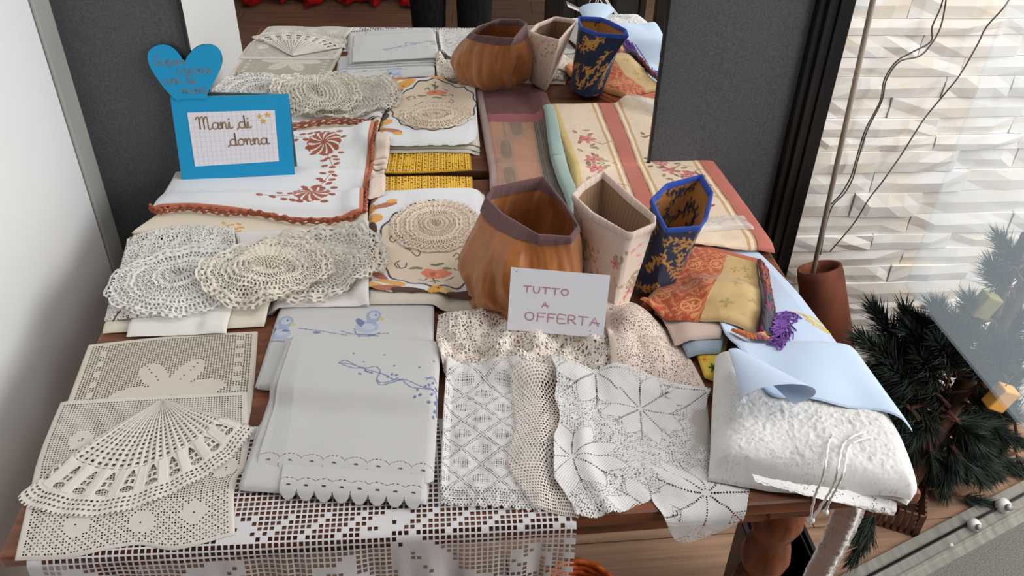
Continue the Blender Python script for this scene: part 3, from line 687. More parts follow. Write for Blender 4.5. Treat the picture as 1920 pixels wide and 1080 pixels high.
# its turned-back fold: an open cone of cloth with a shaded inside
na, nl = 40, 40; V = []; A0 = at(1452, 790, .838); A1 = at(1372, 640, .838)
A1[2] += .006
ax = (A1-A0); ax /= np.linalg.norm(ax); side = np.cross(ax, [0, 0, 1]); side /= np.linalg.norm(side); upv = np.cross(side, ax)
P0 = at(1462, 742, .85)
th = np.linspace(-.5, math.pi*1.35, na); ll = np.linspace(0, 1, nl)
rx = .050*(1-ll*.86)[:, None]; rz = .020*(1-ll*.9)[:, None]
cx = P0[None, None, :]+(at(1375, 655, .84)-P0)[None, None, :]*ll[:, None, None]
G = cx-side[None, None, :]*(rx*np.cos(th)[None, :])[..., None]+np.array([0, 0, 1.])[None, None, :]*(rz*np.sin(th)[None, :])[..., None]
c3 = np.empty(G.shape); c3[:] = C(*LB)
inn = finish('turned_fold', G[..., 0], G[..., 1], G[..., 2], None, c3, M_COT, o)
# damask
DQ = ((1302, 452), (1424, 482), (1424, 612), (1202, 562)); pmd = PX(*DQ, .835)
rt = stack('damask_cloth', 'red and gold damask cloth with dark tasselled edge on the blue cloth', 'cloth', DQ, .815, 2, .010, (176, 92, 56), jit=2, mat=M_DAM)
RDd, GDd = (178, 80, 54), (194, 164, 114)
def dam(S, T, W, H, c, Z):
    (ub, _), = pmd([(1346, 520)], W, H); c[:] = C(*RDd); g = S > ub; c[g] = C(*GDd)
    sc = np.sin(S*330+2*np.sin(T*260))+np.sin(T*300+2.2*np.sin(S*240)); put(c, ~g & (sc > .95), (206, 134, 84)); put(c, ~g & (np.abs(sc) < .10), (214, 150, 96))
    for fx, fy in ((.20, .3), (.45, .22), (.3, .62), (.5, .6), (.12, .8), (.42, .88)):
        d = np.hypot(S-fx*W, T-fy*H); put(c, ~g & (np.abs(d-.012) < .0012), (216, 152, 98)); a = np.arctan2(T-fy*H, S-fx*W); put(c, ~g & (d < .008*(.6+.4*np.cos(5*a))), (214, 150, 98))
    put(c, (S < .010), (196, 140, 90)); put(c, np.abs(S-ub+.002) < .0012, (196, 120, 70))
    for fx, fy in ((.68, .25), (.74, .4), (.80, .2), (.9, .45), (.72, .6), (.92, .78), (.70, .86), (.85, .3)):
        a = np.arctan2(T-fy*H, S-fx*W); d = np.hypot(S-fx*W, T-fy*H); put(c, g & (d < .010*(.55+.45*np.cos(4*a+fx*9))), (176, 140, 76)); put(c, g & (d < .003), (150, 150, 110))
    put(c, g & (np.abs(np.sin(T*120+S*90)) < .07) & (vnoise(S*60, T*60, 5) > 0), (186, 148, 84))
    return Z+.0025*np.sin(T*90+S*30)*(S > ub)*np.clip(T/H, 0, 1)
cloth('top_layer', [(1302, 452), (1424, 482)], [(1424, 482), (1432, 550), (1424, 614)], [(1200, 560), (1260, 592), (1350, 604), (1424, 614)], [(1302, 452), (1248, 508), (1200, 560)], .835, res=.0010, base=RDd, mat=M_DAM, T=.010, edge=.010, parent=rt, paint=dam, soft=4, wr=.003, wrs=16, seed=77)
def braid(S, T, W, H, c, Z):
    c[:] = C(70, 62, 74); k = vnoise(S*260, T*90, 7); put(c, k > .25, (150, 70, 56)); put(c, k < -.45, (52, 84, 84)); f = T/H
    put(c, (f < .45) & (frac(S/.006) > .5), (158, 78, 62)); put(c, (f > .55) & (vnoise(S*120, T*120, 9) > .35), (130, 36, 96)); put(c, (f > .75) & (vnoise(S*100, T*110, 11) < -.4), (186, 98, 54)); return Z+.003*vnoise(S*180, T*180, 2)
cloth('tassel_band', [(1420, 482), (1446, 492)], [(1446, 492), (1456, 550), (1476, 600)], [(1424, 616), (1450, 634), (1476, 600)], [(1420, 482), (1430, 550), (1424, 616)], .832, res=.0012, mat=M_COT, T=.010, edge=.008, parent=rt, paint=braid, soft=4)
def printed(S, T, W, H, c, Z):
    c[:] = C(196, 112, 66); put(c, (S/W > .42) & (S/W < .74), (150, 80, 96)); put(c, S/W > .74, (214, 148, 100)); return Z+.0008*np.sin(S*900)
cloth('under_corner', [(1372, 606), (1438, 612)], [(1438, 612), (1446, 640)], [(1400, 634), (1446, 644)], [(1372, 606), (1400, 634)], .842, res=.0013, mat=M_COT, T=.006, edge=.006, parent=rt, paint=printed, soft=4)
rf = random.Random(3); fr = []
def onH(px, py, up=.002):
    z_ = .82
    for _ in range(4): q_ = at(px, py, z_); z_ = float(hsample(HM, q_[0:1], q_[1:2])[0])+up
    return at(px, py, z_)
for k in range(64):
    t_ = k/63; bx, by = 1464+rf.uniform(-12, 8)-18*t_, 588+t_*58; l = rf.uniform(16, 34)
    pts = [(bx, by), (bx+l*.5, by+rf.uniform(-7, 4)), (bx+l*.9*rf.uniform(.7, 1.1), by+rf.uniform(-8, 9)), (bx+l*rf.uniform(.4, 1.1), by+rf.uniform(-2, 14))]
    fr.append(tubev(smooth_pts([onH(*p) for p in pts], 4), .0012, 5))
V, Fc = joinv(fr); fo = mk('fringe', V, Fc, plain('purple_yarn', (104, 62, 140)), rt); fo['kind'] = 'stuff'
# ---- rear right: striped runner, plaid, plastic packet
SRQ = ((1062, 282), (1336, 298), (1456, 462), (1086, 470)); pmr = PX(*SRQ, .795)
rt = stack('striped_runner', 'cream floral runner with coral stripes against the mirror, behind the bags', 'runner', ((1075, 292), (1330, 300), (1450, 462), (1095, 470)), .775, 3, .006, (200, 172, 140), jit=3, mat=M_DAM)
def stripes(S, T, W, H, c, Z):
    c[:] = C(220, 198, 174)
    def band(p0, p1, w0, w1, colr):
        a, b_ = pmr([p0, p1], W, H); d = (b_[0]-a[0])/(b_[1]-a[1]); x = S-(a[0]+(T-a[1])*d); put(c, (x > w0) & (x < w1), colr)
    for p0, p1 in (((1172, 292), (1215, 400)), ((1320, 300), (1388, 392))):
        band(p0, p1, -.034, .034, (196, 156, 112)); band(p0, p1, -.028, -.022, (228, 210, 186)); band(p0, p1, .022, .028, (228, 210, 186)); band(p0, p1, -.016, .016, (180, 100, 86)); band(p0, p1, -.018, -.016, (120, 70, 56)); band(p0, p1, .016, .018, (120, 70, 56))
    band((1072, 292), (1090, 400), -.02, .012, (214, 184, 120))
    R_ = random.Random(5)
    for px, py in ((1255, 322), (1115, 318), (1270, 350), (1300, 380), (1235, 305), (1130, 360), (1290, 330), (1110, 290)):
        (sx, sy), = pmr([(px, py)], W, H)
        for k in range(9): put(c, ell(S, T, sx+R_.uniform(-.030, .030), sy+R_.uniform(-.045, .045), .004, .0085, R_.uniform(0, 3)), R_.choice([(120, 110, 80), (150, 120, 96), (138, 92, 84), (160, 140, 104)]))
        bloom(c, S, T, sx, sy, .021, (196, 112, 112), (160, 72, 78), 5, ang=px); bloom(c, S, T, sx+.004, sy+.003, .010, (214, 144, 140), (150, 66, 72), 4)
        put(c, pdist(S, T, [(sx, sy), (sx+.03, sy-.03), (sx+.05, sy-.02)]) < .0012, (140, 112, 86))
    put(c, T < .006, (196, 168, 96)); return Z
cloth('top_layer', [(1064, 281), (1200, 289), (1336, 298)], [(1336, 298), (1400, 380), (1456, 462)], [(1086, 470), (1456, 462)], [(1064, 281), (1075, 380), (1086, 470)], .797, res=.0013, base=CREAM, mat=M_DAM, T=.005, edge=.004, parent=rt, paint=stripes, soft=3, wr=.004, wrs=9, seed=81)
rt = stack('plaid_cloth', 'mauve brown plaid cloth with maroon band behind the brown satin bag', 'cloth', ((918, 304), (1046, 296), (1115, 520), (925, 520)), .772, 3, .007, (150, 122, 116), jit=3, mat=M_DAM)
def plaid(S, T, W, H, c, Z):
    c[:] = C(150, 116, 98); n = vnoise(S*30, T*9, 3); n2 = vnoise(S*90, T*6, 13)
    put(c, n > .15, (164, 118, 94)); put(c, n < -.3, (124, 100, 86)); put(c, n2 > .55, (134, 112, 98)); put(c, S/W > .72, (70, 64, 60)); put(c, (S/W > .70) & (frac(S/.004) < .35), (124, 108, 92)); put(c, T/H > .55, (92, 50, 50)); put(c, (T/H > .50) & (T/H < .60), (140, 72, 78)); put(c, S < .014, (160, 136, 132)); return Z
cloth('top_layer', *quad((917, 302), (1046, 294), (1115, 520), (924, 520)), .79, res=.0016, base=CREAM, mat=M_DAM, T=.006, edge=.006, parent=rt, paint=plaid, soft=3, wr=.006, wrs=12, seed=83)
stack('folded_cloth', 'narrow grey-green folded cloth between plaid cloth and striped runner', 'cloth', ((1032, 288), (1060, 283), (1092, 400), (1068, 400)), .785, 3, .010, (142, 162, 156), jit=2)
o = cloth('plastic_packet', [(1318, 402), (1398, 398)], [(1398, 398), (1416, 424)], [(1296, 446), (1350, 428), (1416, 424)], [(1318, 402), (1296, 446)], .815, res=.003, base=(220, 220, 216), mat=M_CLEAR, T=.008, edge=.008, wr=.006, wrs=50, seed=90, soft=2)
tag(o, 'small clear plastic packet beside the navy flowered bag', 'packet')
# ---- middle rear: floral doily stack with crochet on top, yellow crochet
def yel(S, T, W, H):
    i = np.floor(S/.0064).astype(int); j = np.floor(T/.0080).astype(int); a = frac(S/.0064); b_ = frac(T/.0080)
    dz = np.abs((i % 14)-7)+np.abs((j % 10)-5)*1.3; s = (dz < 3.2) | ((i+2*j) % 4 == 0)
    return ~((a > .55) & (b_ > .5) & ~s) | (T < .004) | (T > H-.004)
o = cloth('crochet_runner', [(720, 331), (800, 329), (886, 331)], [(886, 331), (892, 430)], [(716, 430), (892, 430)], [(720, 331), (716, 430)], .768, res=.0010, base=(226, 178, 62), mat=M_LACE, holes=yel, T=.004, edge=.004, soft=1, wr=.003, seed=91, paint=lambda S, T, W, H, c, Z: Z+.0008*np.sin(S*1400))
tag(o, 'mustard yellow crochet runner lying against the mirror', 'runner')
OQ = ((694, 356), (905, 350), (930, 560), (674, 556)); pmo = PX(*OQ, .795)
rt = stack('floral_doily', 'cream floral embroidered doily with orange leaf border in a small stack', 'doily', ((700, 368), (905, 362), (925, 575), (690, 570)), .772, 3, .006, (206, 198, 184), jit=5)
def oval(S, T, W, H, c, Z):
    c[:] = C(220, 220, 224)
    (cx, cy), = pmo([(812, 458)], W, H); (lx, _), = pmo([(708, 458)], W, H); (_, by), = pmo([(812, 545)], W, H)
    rx = cx-lx; ry = by-cy; th = np.arctan2((T-cy)/ry, (S-cx)/rx); rr = np.hypot((S-cx)/rx, (T-cy)/ry)/(1+.025*np.cos(th*16)); put(c, rr < 1, (222, 204, 184)); put(c, np.abs(rr-1) < .018, (70, 66, 66), Z, .0006)
    def E_(x, y, a, b_, g, colr): (sx, sy), = pmo([(x, y)], W, H); put(c, ell(S, T, sx, sy, a, b_, g), colr, Z, .0004)
    OR, BR, DB = (222, 164, 88), (172, 112, 86), (88, 64, 52)
    for x, y, a, b_, g, cl in ((703, 355, .016, .010, 0, OR), (698, 372, .009, .016, 0, BR), (694, 392, .011, .013, 0, OR), (722, 388, .020, .007, -.4, BR), (735, 380, .009, .006, -.3, OR), (700, 412, .015, .013, -.3, OR), (692, 432, .012, .022, 0, DB), (690, 458, .012, .020, 0, DB),
                              (697, 485, .012, .020, .2, OR), (686, 500, .010, .018, 0, OR), (682, 526, .011, .018, 0, BR), (708, 512, .007, .020, -.7, BR), (690, 546, .020, .011, 0, OR), (732, 535, .024, .009, .55, OR), (725, 550, .022, .006, 0, BR), (770, 556, .026, .008, .15, DB), (822, 555, .014, .011, 0, OR), (842, 555, .012, .010, 0, (226, 196, 140)), (875, 555, .030, .013, -.35, DB), (905, 545, .02, .01, -.3, OR)):
        E_(x, y, a*1.25, b_*1.3, g, cl)
    for x, y in ((697, 412), (695, 482), (727, 530), (688, 548), (822, 550)): E_(x, y, .0022, .0022, 0, (170, 60, 40))
    SAL, GR, DK = (224, 136, 106), (120, 126, 92), (96, 88, 78)
    for x, y, g in ((800, 510, .3), (808, 514, -.2), (816, 516, 0), (826, 514, .2), (836, 510, -.3), (815, 508, 0), (805, 506, .4), (828, 506, -.4)): E_(x, y, .0105, .0075, g, SAL)
    E_(813, 512, .006, .006, 0, (206, 104, 80)); E_(820, 514, .004, .004, 0, (232, 164, 136))
    for x, y, g in ((785, 500, .2), (775, 500, -.3), (838, 500, .1), (815, 494, .3), (825, 492, -.3), (818, 527, .8), (812, 530, -.6), (765, 465, .6), (752, 442, .6)): E_(x, y, .008, .0035, g, GR)
    E_(758, 452, .006, .007, 0, (158, 180, 200))
    for pts in ([(745, 492), (750, 500), (760, 498), (762, 490)], [(735, 440), (730, 446), (736, 452), (742, 448)], [(772, 470), (782, 478), (788, 470), (782, 464)], [(850, 478), (856, 472), (862, 478), (854, 484)], [(745, 500), (740, 492), (750, 486)], [(785, 522), (795, 526), (800, 520)], [(835, 524), (845, 520), (850, 516)], [(812, 520), (816, 538)], [(850, 500), (858, 504), (862, 496)]):
        put(c, pdist(S, T, [tuple(p) for p in smooth_pts(pmo(pts, W, H), 4)]) < .0012, DK)
    return Z
def ovk(S, T, W, H): return (np.abs(S/W-.5)*2)**7+(np.abs(T/H-.5)*2)**7 < .95+.05*np.sin(S*200)*np.sin(T*200)
cloth('top_layer', *quad(*OQ), .795, res=.0010, base=WHITE, T=.003, edge=.004, parent=rt, paint=oval, holes=ovk, soft=5, wr=.002, seed=95)
def circ(cx, cy, r, z, n=8, sc=0, sq=1.0, ang=0, z2=None):
    c = at(cx, cy, z)[:2]; t_ = np.linspace(0, 2*math.pi, 721); rr = r*(1+sc*np.abs(np.sin(n*t_/2)))
    x = rr*np.cos(t_); y = rr*np.sin(t_)*sq; return c, np.stack([c[0]+x*math.cos(ang)-y*math.sin(ang), c[1]+x*math.sin(ang)+y*math.cos(ang)], -1)
def ring_holes(bands):
    def f(r, t):
        k = np.ones(r.shape, bool)
        for r0, r1, n, rows, a0, stag in bands:
            f_ = (r-r0)/(r1-r0); j = np.floor(f_*rows); a = frac(t*n+stag*.5*(j % 2)); b_ = frac(f_*rows); k &= ~((r > r0) & (r < r1) & (a > a0) & (b_ > .3))
        return k
    return f
DB1 = [(.05, .11, 12, 1, .5, 0), (.14, .28, 30, 3, .5, 1), (.31, .34, 50, 1, .5, 0), (.37, .62, 70, 8, .5, 1), (.65, .68, 80, 1, .5, 0), (.71, .86, 84, 4, .48, 1), (.89, .97, 56, 2, .45, 1)]
DB2 = [(.05, .12, 10, 1, .5, 0), (.15, .20, 24, 1, .5, 0), (.24, .44, 44, 5, .5, 1), (.48, .52, 60, 1, .5, 0), (.56, .60, 64, 1, .5, 0), (.64, .80, 72, 5, .48, 1), (.84, .97, 54, 3, .45, 1)]
c, ou = circ(817, 405, .082, .805, 12, .05, .98)
o = polar('round_crochet_doily', c, ou, .805, 130, 600, ring_holes(DB2), (226, 210, 192), relief=lambda r, t: .0016*np.sin(r*60)+.0008*np.sin(t*2*math.pi*40), T=.003, soft=4)
tag(o, 'small round ecru crochet doily lying on the floral embroidered doily', 'doily')
# ---- left rear: red embroidery, cream cloth, crochet doilies, napkins
rt = stack('cream_cloth', 'cream cloth with small orange embroidery under the rust-edged cloth', 'cloth', ((318, 385), (690, 380), (690, 442), (248, 436)), .768, 2, .005, (208, 198, 178), jit=2)
pmc = PX((318, 385), (690, 380), (690, 442), (246, 432), .775)
def orange(S, T, W, H, c, Z):
    for x, y, g in ((425, 428, .4), (433, 424, -.4), (440, 430, .2), (448, 422, .6), (430, 434, 0), (445, 434, -.5), (420, 421, .8), (452, 428, .1)): (sx, sy), = pmc([(x, y)], W, H); put(c, ell(S, T, sx, sy, .007, .003, g), (210, 158, 84), Z, .0004)
    return Z
cloth('top_layer', *quad((318, 385), (690, 380), (690, 442), (246, 432)), .775, res=.0016, base=(216, 206, 186), T=.004, edge=.004, parent=rt, paint=orange, soft=3, wr=.002, wrs=10)
RQ = ((334, 304), (692, 306), (682, 408), (282, 386)); pme = PX(*RQ, .792)
RUST = (160, 84, 60)
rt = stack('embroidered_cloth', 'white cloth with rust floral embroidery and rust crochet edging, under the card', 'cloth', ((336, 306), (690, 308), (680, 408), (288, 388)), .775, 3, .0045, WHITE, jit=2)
def rust(S, T, W, H, c, Z):
    (cx, cy), (rx, _) = pme([(588, 362), (624, 362)], W, H); r = abs(rx-cx); x = S-cx; y = (T-cy); d = np.hypot(x, y*.95); a = np.arctan2(y, x)
    put(c, (d < r*(.95+.05*np.cos(12*a))) & ~((np.sin(a*11+d/r*4.5) > .62) & (d > r*.16) & (d < r*.9)), RUST, Z, .0005)
    for px, py, g in ((487, 372, 0), (513, 374, .3), (526, 366, 0), (536, 377, 0), (548, 366, -.3), (552, 378, .4), (566, 380, .2), (612, 382, 0), (626, 370, .4), (628, 348, 0), (618, 340, -.4), (606, 336, .4), (598, 344, .1), (600, 332, .2), (624, 334, -.2), (606, 322, .3), (622, 320, 0), (628, 326, .6), (572, 346, .3), (558, 356, .2)):
        (sx, sy), = pme([(px, py)], W, H); put(c, ell(S, T, sx, sy, .0078, .0046, g), RUST, Z, .0004)
    for pts in ([(600, 345), (610, 335), (625, 318)], [(545, 370), (520, 372), (487, 372)]): put(c, pdist(S, T, pme(pts, W, H)) < .001, (176, 120, 100))
    put(c, (S > W-.007) | (T > H-.005), (190, 118, 92)); return Z
cloth('top_layer', [(334, 304), (520, 305), (692, 306)], [(692, 306), (684, 360), (682, 408)], [(282, 386), (350, 388), (450, 396), (560, 410), (682, 408)], [(334, 304), (312, 350), (282, 386)], .792, res=.0011, base=(222, 222, 224), T=.003, edge=.003, parent=rt, paint=rust, soft=3, wr=.0025, wrs=8, seed=97)
ed = []
for off, zz in ((0, .790), (3.5, .785), (7, .780)):
    P = smooth_pts([at(x, y+off, zz) for x, y in ((281, 385), (300, 392), (350, 386), (420, 394), (480, 396), (560, 410), (640, 408), (684, 396))], 24)
    n = len(P); P[:, 2] += .0014*np.sin(np.arange(n)*.9+off); P[:, 1] += .0014*np.cos(np.arange(n)*.9); ed.append(tubev(P, .0022+.0009*np.sin(np.arange(n)*1.3), 6))
P = smooth_pts([at(x, y, .793) for x, y in ((684, 396), (688, 360), (690, 335), (697, 306))], 24); n = len(P); P[:, 0] += .002*np.sin(np.arange(n)*1.2); ed.append(tubev(P, .0028+.001*np.sin(np.arange(n)*1.1), 6))
V, Fc = joinv(ed); mk('crochet_edging', V, Fc, mat_noise('rust_yarn', tuple(C(140, 70, 48)), tuple(C(186, 118, 92)), (400, 400, 400), .9, .3, .1), rt)
# fringed cream cloth between the rust-edged cloth and the yellow crochet
rt = stack('fringed_napkins', 'small pile of cream fringed napkins next to the yellow crochet', 'napkin', ((694, 318), (722, 322), (722, 362), (692, 372)), .772, 4, .008, (214, 196, 184), jit=3)
o = stack('napkin', 'flat white napkin under the right crochet doily', 'napkin', ((440, 440), (692, 432), (694, 584), (500, 586)), .766, 2, .003, (216, 210, 208), jit=2)
o = stack('folded_napkin', 'cream folded napkin with dark hem line at the left edge', 'napkin', ((228, 520), (380, 520), (370, 604), (191, 618)), .768, 3, .005, (208, 200, 184), jit=2)
V, Fc = joinv([tubev([at(212, 602, .7865), at(219, 590, .7865), at(226, 583, .7865)], .0012, 6), tubev([at(222, 600, .7865), at(240, 600, .7865)], .0006, 6)]); mk('hem_line', V, Fc, plain('dark_red_thread', (78, 24, 36)), o)
o = stack('folded_napkin', 'cream folded napkin with open loop fold, next to the wood gap', 'napkin', ((380, 530), (528, 535), (494, 602), (390, 610)), .768, 3, .006, (212, 204, 190), jit=2)
o = stack('folded_napkin', 'plain white folded napkin under the left round doily', 'napkin', ((285, 530), (448, 540), (422, 616), (234, 620)), .785, 2, .004, (220, 217, 212), jit=1)
o = cloth('crochet_mat', [(236, 442), (330, 428), (440, 430)], [(440, 430), (450, 560)], [(196, 602), (300, 600), (350, 575), (450, 560)], [(236, 442), (215, 520), (196, 602)], .79, res=.0010, base=(216, 212, 206), mat=M_LACE, holes=crochet_mesh(.0052, .44, 45), T=.003, wr=.006, wrs=30, seed=45, soft=4, paint=lambda S, T, W, H, c, Z: Z+.001*fbm(S*400, T*400, 3))
tag(o, 'white lacy crochet mat with ruffled edge under the left round doily', 'doily')
for (cx, cy, r, zz, bands, ncx, lab, bs, rf_) in ((338, 505, .118, .80, DB1, 14, 'round white crochet doily with net rings, leftmost of the three', (220, 217, 213), .003),
        (592, 492, .125, .785, DB2, 18, 'round off-white crochet doily with ruffled edge, rightmost of the three', (212, 205, 194), .006),
        (500, 492, .112, .80, DB2, 16, 'round cream crochet doily overlapping between the other two round doilies', (216, 208, 194), .005)):
    c, ou = circ(cx, cy, r, zz, ncx, .05, .92, random.random())
    o = polar('round_crochet_doily', c, ou, zz, 170, 760, ring_holes(bands), bs, ruffle=lambda r_, t, n=ncx, a=rf_: a*(np.sin(t*2*math.pi*n)*.5+.5)*np.clip((r_-.6)/.4, 0, 1)+.003*fbm(r_*3, t*12, n), relief=lambda r_, t: .0018*np.sin(r_*70)+.0008*np.sin(t*2*math.pi*46), T=.003, soft=4)
    tag(o, lab, 'doily', 'round crochet doilies on the left')
# ================================================================== FABRIC BAGS
def loopn(P, n):
    P = np.asarray(P, float); P = np.vstack([P, P[:1]]); d = np.r_[0, np.cumsum(np.linalg.norm(np.diff(P, axis=0), axis=1))]; t = np.linspace(0, d[-1], n+1)[:-1]
    return np.stack([np.interp(t, d, P[:, k]) for k in range(3)], -1)
def loft(name, loops, nv, mat, paint, parent, n=200, wob=None, flip=False):
    """closed cross-sections (same starting corner and direction), joined into a skin"""
    Ls = np.stack([loopn(L, n) for L in loops]); m = len(Ls)
    g = np.linspace(0, m-1, nv); V = np.empty((nv, n, 3))
    for i, t in enumerate(g):
        a = int(min(math.floor(t), m-2)); f = t-a; p0 = Ls[max(a-1, 0)]; p1 = Ls[a]; p2 = Ls[a+1]; p3 = Ls[min(a+2, m-1)]
        V[i] = .5*((2*p1)+(p2-p0)*f+(2*p0-5*p1+4*p2-p3)*f*f+(3*p1-p0-3*p2+p3)*f**3)
    if wob is not None: V = wob(V, g/(m-1))
    V = np.concatenate([V, V[:, :1]], 1)
    per = np.linalg.norm(np.diff(V[nv//3], axis=0), axis=1).sum(); hh = np.linalg.norm(V[-1, 0]-V[0, 0])
    S = np.broadcast_to(np.linspace(0, per, n+1)[None], (nv, n+1)); T = np.broadcast_to(np.linspace(0, hh, nv)[:, None], (nv, n+1))
    c = np.empty((nv, n+1, 3)); paint(S, T, per, hh, c)
    if flip: V = V[:, ::-1]; c = c[:, ::-1]
    return finish(name, V[..., 0], V[..., 1], V[..., 2], None, c, mat, parent), V
def shrink(L, k, dz=0):
    L = np.asarray(L, float); c = L.mean(0); o = c+(L-c)*k; o[:, 2] = L[:, 2]+dz; return o
def ring(cx, cy, z, rx, ry, n=8, a0=0, rev=True):
    t = a0+np.linspace(0, 2*math.pi, n, endpoint=False)*(-1 if rev else 1); return np.stack([cx+rx*np.cos(t), cy+ry*np.sin(t), np.full(n, z)], -1)
def bag(name, label, rim, lower, paint, mat, inpaint, inmat, bandc, bandw, wob=None, nv=90, n=220):
    """rim = corner loop at the opening; lower = loops going down to the base"""
    base = np.asarray(lower[-1]).mean(0); root = empty(name, base); tag(root, label, 'bag', 'fabric bags on the table')
    loops = [np.asarray(rim)]+[np.asarray(l) for l in lower]
    o, V = loft('body', loops, nv, mat, paint, root, n, wob)
    # base panel
    b_ = V[-1]; c = np.empty((2, b_.shape[0], 3)); c[:] = c_last(paint)
    G = np.stack([b_, b_*0+b_.mean(0)]); finish('base', G[..., 0], G[..., 1], G[..., 2], None, c, mat, root)
    inner = [shrink(l, .955 if i else .975, .0 if i < len(loops)-1 else .004) for i, l in enumerate(loops)]
    loft('lining', inner, 40, inmat, inpaint, root, n, wob, flip=True)
    fl_ = shrink(inner[-1], 1.0); GI = loopn(fl_, 60); GI = np.vstack([GI, GI[:1]]); G2 = np.stack([GI*0+GI.mean(0), GI]); c2 = np.empty(G2.shape); inpaint(np.zeros(G2.shape[:2]), np.zeros(G2.shape[:2]), 1, 1, c2)
    finish('bottom_lining', G2[..., 0], G2[..., 1], G2[..., 2], None, c2, inmat, root)
    # rim band: folded over the edge, outside and inside
    r = V[0][:-1]; k = bandw/np.linalg.norm(V[-1, 0]-V[0, 0]); j = max(1, int(k*nv)); lowr = V[j][:-1]; cen_ = r.mean(0)
    def off(L, d):
        v = L-cen_; v[:, 2] = 0; v /= np.linalg.norm(v, axis=1)[:, None]; return L+v*d
    top = r.copy(); top[:, 2] += .0022
    prof = [off(lowr, .0022), off((r*.5+lowr*.5), .0026), off(r, .0020)+[0, 0, .0012], top, off(r, -.0030)+[0, 0, .001], off(r*.5+lowr*.5, -.0042), off(lowr, -.0042)]
    G = np.stack([np.vstack([p, p[:1]]) for p in prof])[:, ::-1]; c = np.empty(G.shape); c[:] = C(*bandc)
    sN = np.linspace(0, 60, G.shape[1]); c *= (1+.10*np.sin(sN*5)*np.sin(sN*1.7))[None, :, None]
    finish('rim_band', G[..., 0][::-1], G[..., 1][::-1], G[..., 2][::-1], None, c, mat if mat is not M_SATIN else M_COT, root)
    return root
def c_last(paint):
    c = np.empty((1, 1, 3)); paint(np.full((1, 1), .3), np.full((1, 1), .15), .5, .16, c); return c[0, 0]
def lerp(a, b_, t): return np.asarray(a)*(1-t)+np.asarray(b_)*t
# brown satin bag (corners run left, back, right, front; clockwise seen from above is handled by the order)
zr = .925
rim = [at(912, 372, zr), at(925, 352, zr+.004), at(1018, 332, zr+.006), at(1060, 385, zr), at(1085, 426, zr-.006), at(1070, 445, zr-.006), at(1010, 442, zr-.004), at(940, 402, zr-.001)]
cxy = np.mean(rim, 0)
def bring(z_, cx, cy, rx, ry): return ring(cx, cy, z_, rx, ry, 24, math.radians(172))
ms = [bring(.885, .157, 1.150, .088, .080), bring(.835, .144, 1.135, .100, .085), bring(.80, .143, 1.130, .092, .080), bring(.785, .140, 1.128, .078, .070), bring(.771, .140, 1.128, .082, .074)]
def satin(S, T, W, H, c): c[:] = C(158, 96, 46)
def satin_in(S, T, W, H, c): c[:] = C(150, 88, 40)
def bwob(V, g):
    n = V.shape[1]; t = np.linspace(0, 2*math.pi, n, endpoint=False); c = V.mean(1, keepdims=True); d = V-c; d[..., 2] = 0
    k = 1+.030*np.sin(5*t+1)[None]*np.sin(math.pi*g)[:, None]+.03*np.sin(17*t)[None]*(np.clip((g-.62)/.3, 0, 1)*(g < .98))[:, None]+.02*np.sin(3*t+g[:, None]*9)*np.sin(math.pi*g)[:, None]
    V = c*[1, 1, 0]+d*k[..., None]+V*[0, 0, 1]; k2 = .009*fbm(np.cos(t)[None]*3.0+g[:, None]*2.2, np.sin(t)[None]*3.0-g[:, None]*1.6, 25)*np.sin(math.pi*g)[:, None]; V = V+(d/np.linalg.norm(d, axis=-1, keepdims=True).clip(1e-6))*k2[..., None]; V[..., 2] += .004*np.sin(4*t)[None]*np.sin(math.pi*g)[:, None]; return V
bag('satin_bag', 'brown satin bag with open triangular rim behind the paper sign', rim, ms, satin, M_SATIN, satin_in, M_SATIN, (100, 74, 74), .015, bwob)
# cream floral bag
zr = .928
rim = [at(1074, 366, zr), at(1092, 345, zr+.002), at(1130, 322, zr+.004), at(1228, 406, zr), at(1228, 420, zr-.002), at(1186, 438, zr-.004), at(1176, 437, zr-.004), at(1110, 400, zr-.001)]
zb = .775; low = [at(1085, 560, zb), at(1096, 540, zb), at(1112, 515, zb), at(1172, 585, zb), at(1172, 590, zb), at(1150, 606, zb), at(1143, 609, zb), at(1110, 585, zb)]
def cfl(S, T, W, H, c):
    c[:] = C(212, 192, 178); R_ = random.Random(9)
    for k in range(46):
        x, y = R_.uniform(0, W), R_.uniform(.02, H); cl = R_.choice([(206, 132, 124), (196, 120, 100), (206, 170, 110), (150, 136, 112), (168, 150, 124), (214, 150, 146)])
        for j in range(5): put(c, ell(S, T, x+R_.uniform(-.012, .012), y+R_.uniform(-.012, .012), R_.uniform(.002, .0055), R_.uniform(.0015, .003), R_.uniform(0, 3)), cl)
    for x, y, r in ((.93*W, .07, .020), (.30*W, .06, .018), (.62*W, .10, .02), (.95*W, .12, .018), (.72*W, .05, .016)): put(c, (np.hypot(S-x, T-y) < r) & (vnoise(S*180, T*180, 4) > -.1), (160, 146, 118)); bloom(c, S, T, x+.01, y+.012, .010, (206, 134, 130), (180, 100, 96), 5)
def cin(S, T, W, H, c): c[:] = C(142, 112, 88); c *= (1+.12*np.sin(S*700))[..., None]
bag('floral_bag', 'cream flowered fabric bag standing between the brown and navy bags', rim, [lerp(rim, low, .33), lerp(rim, low, .7), np.asarray(low)], cfl, M_COT, cin, M_COT, (208, 186, 174), .014)
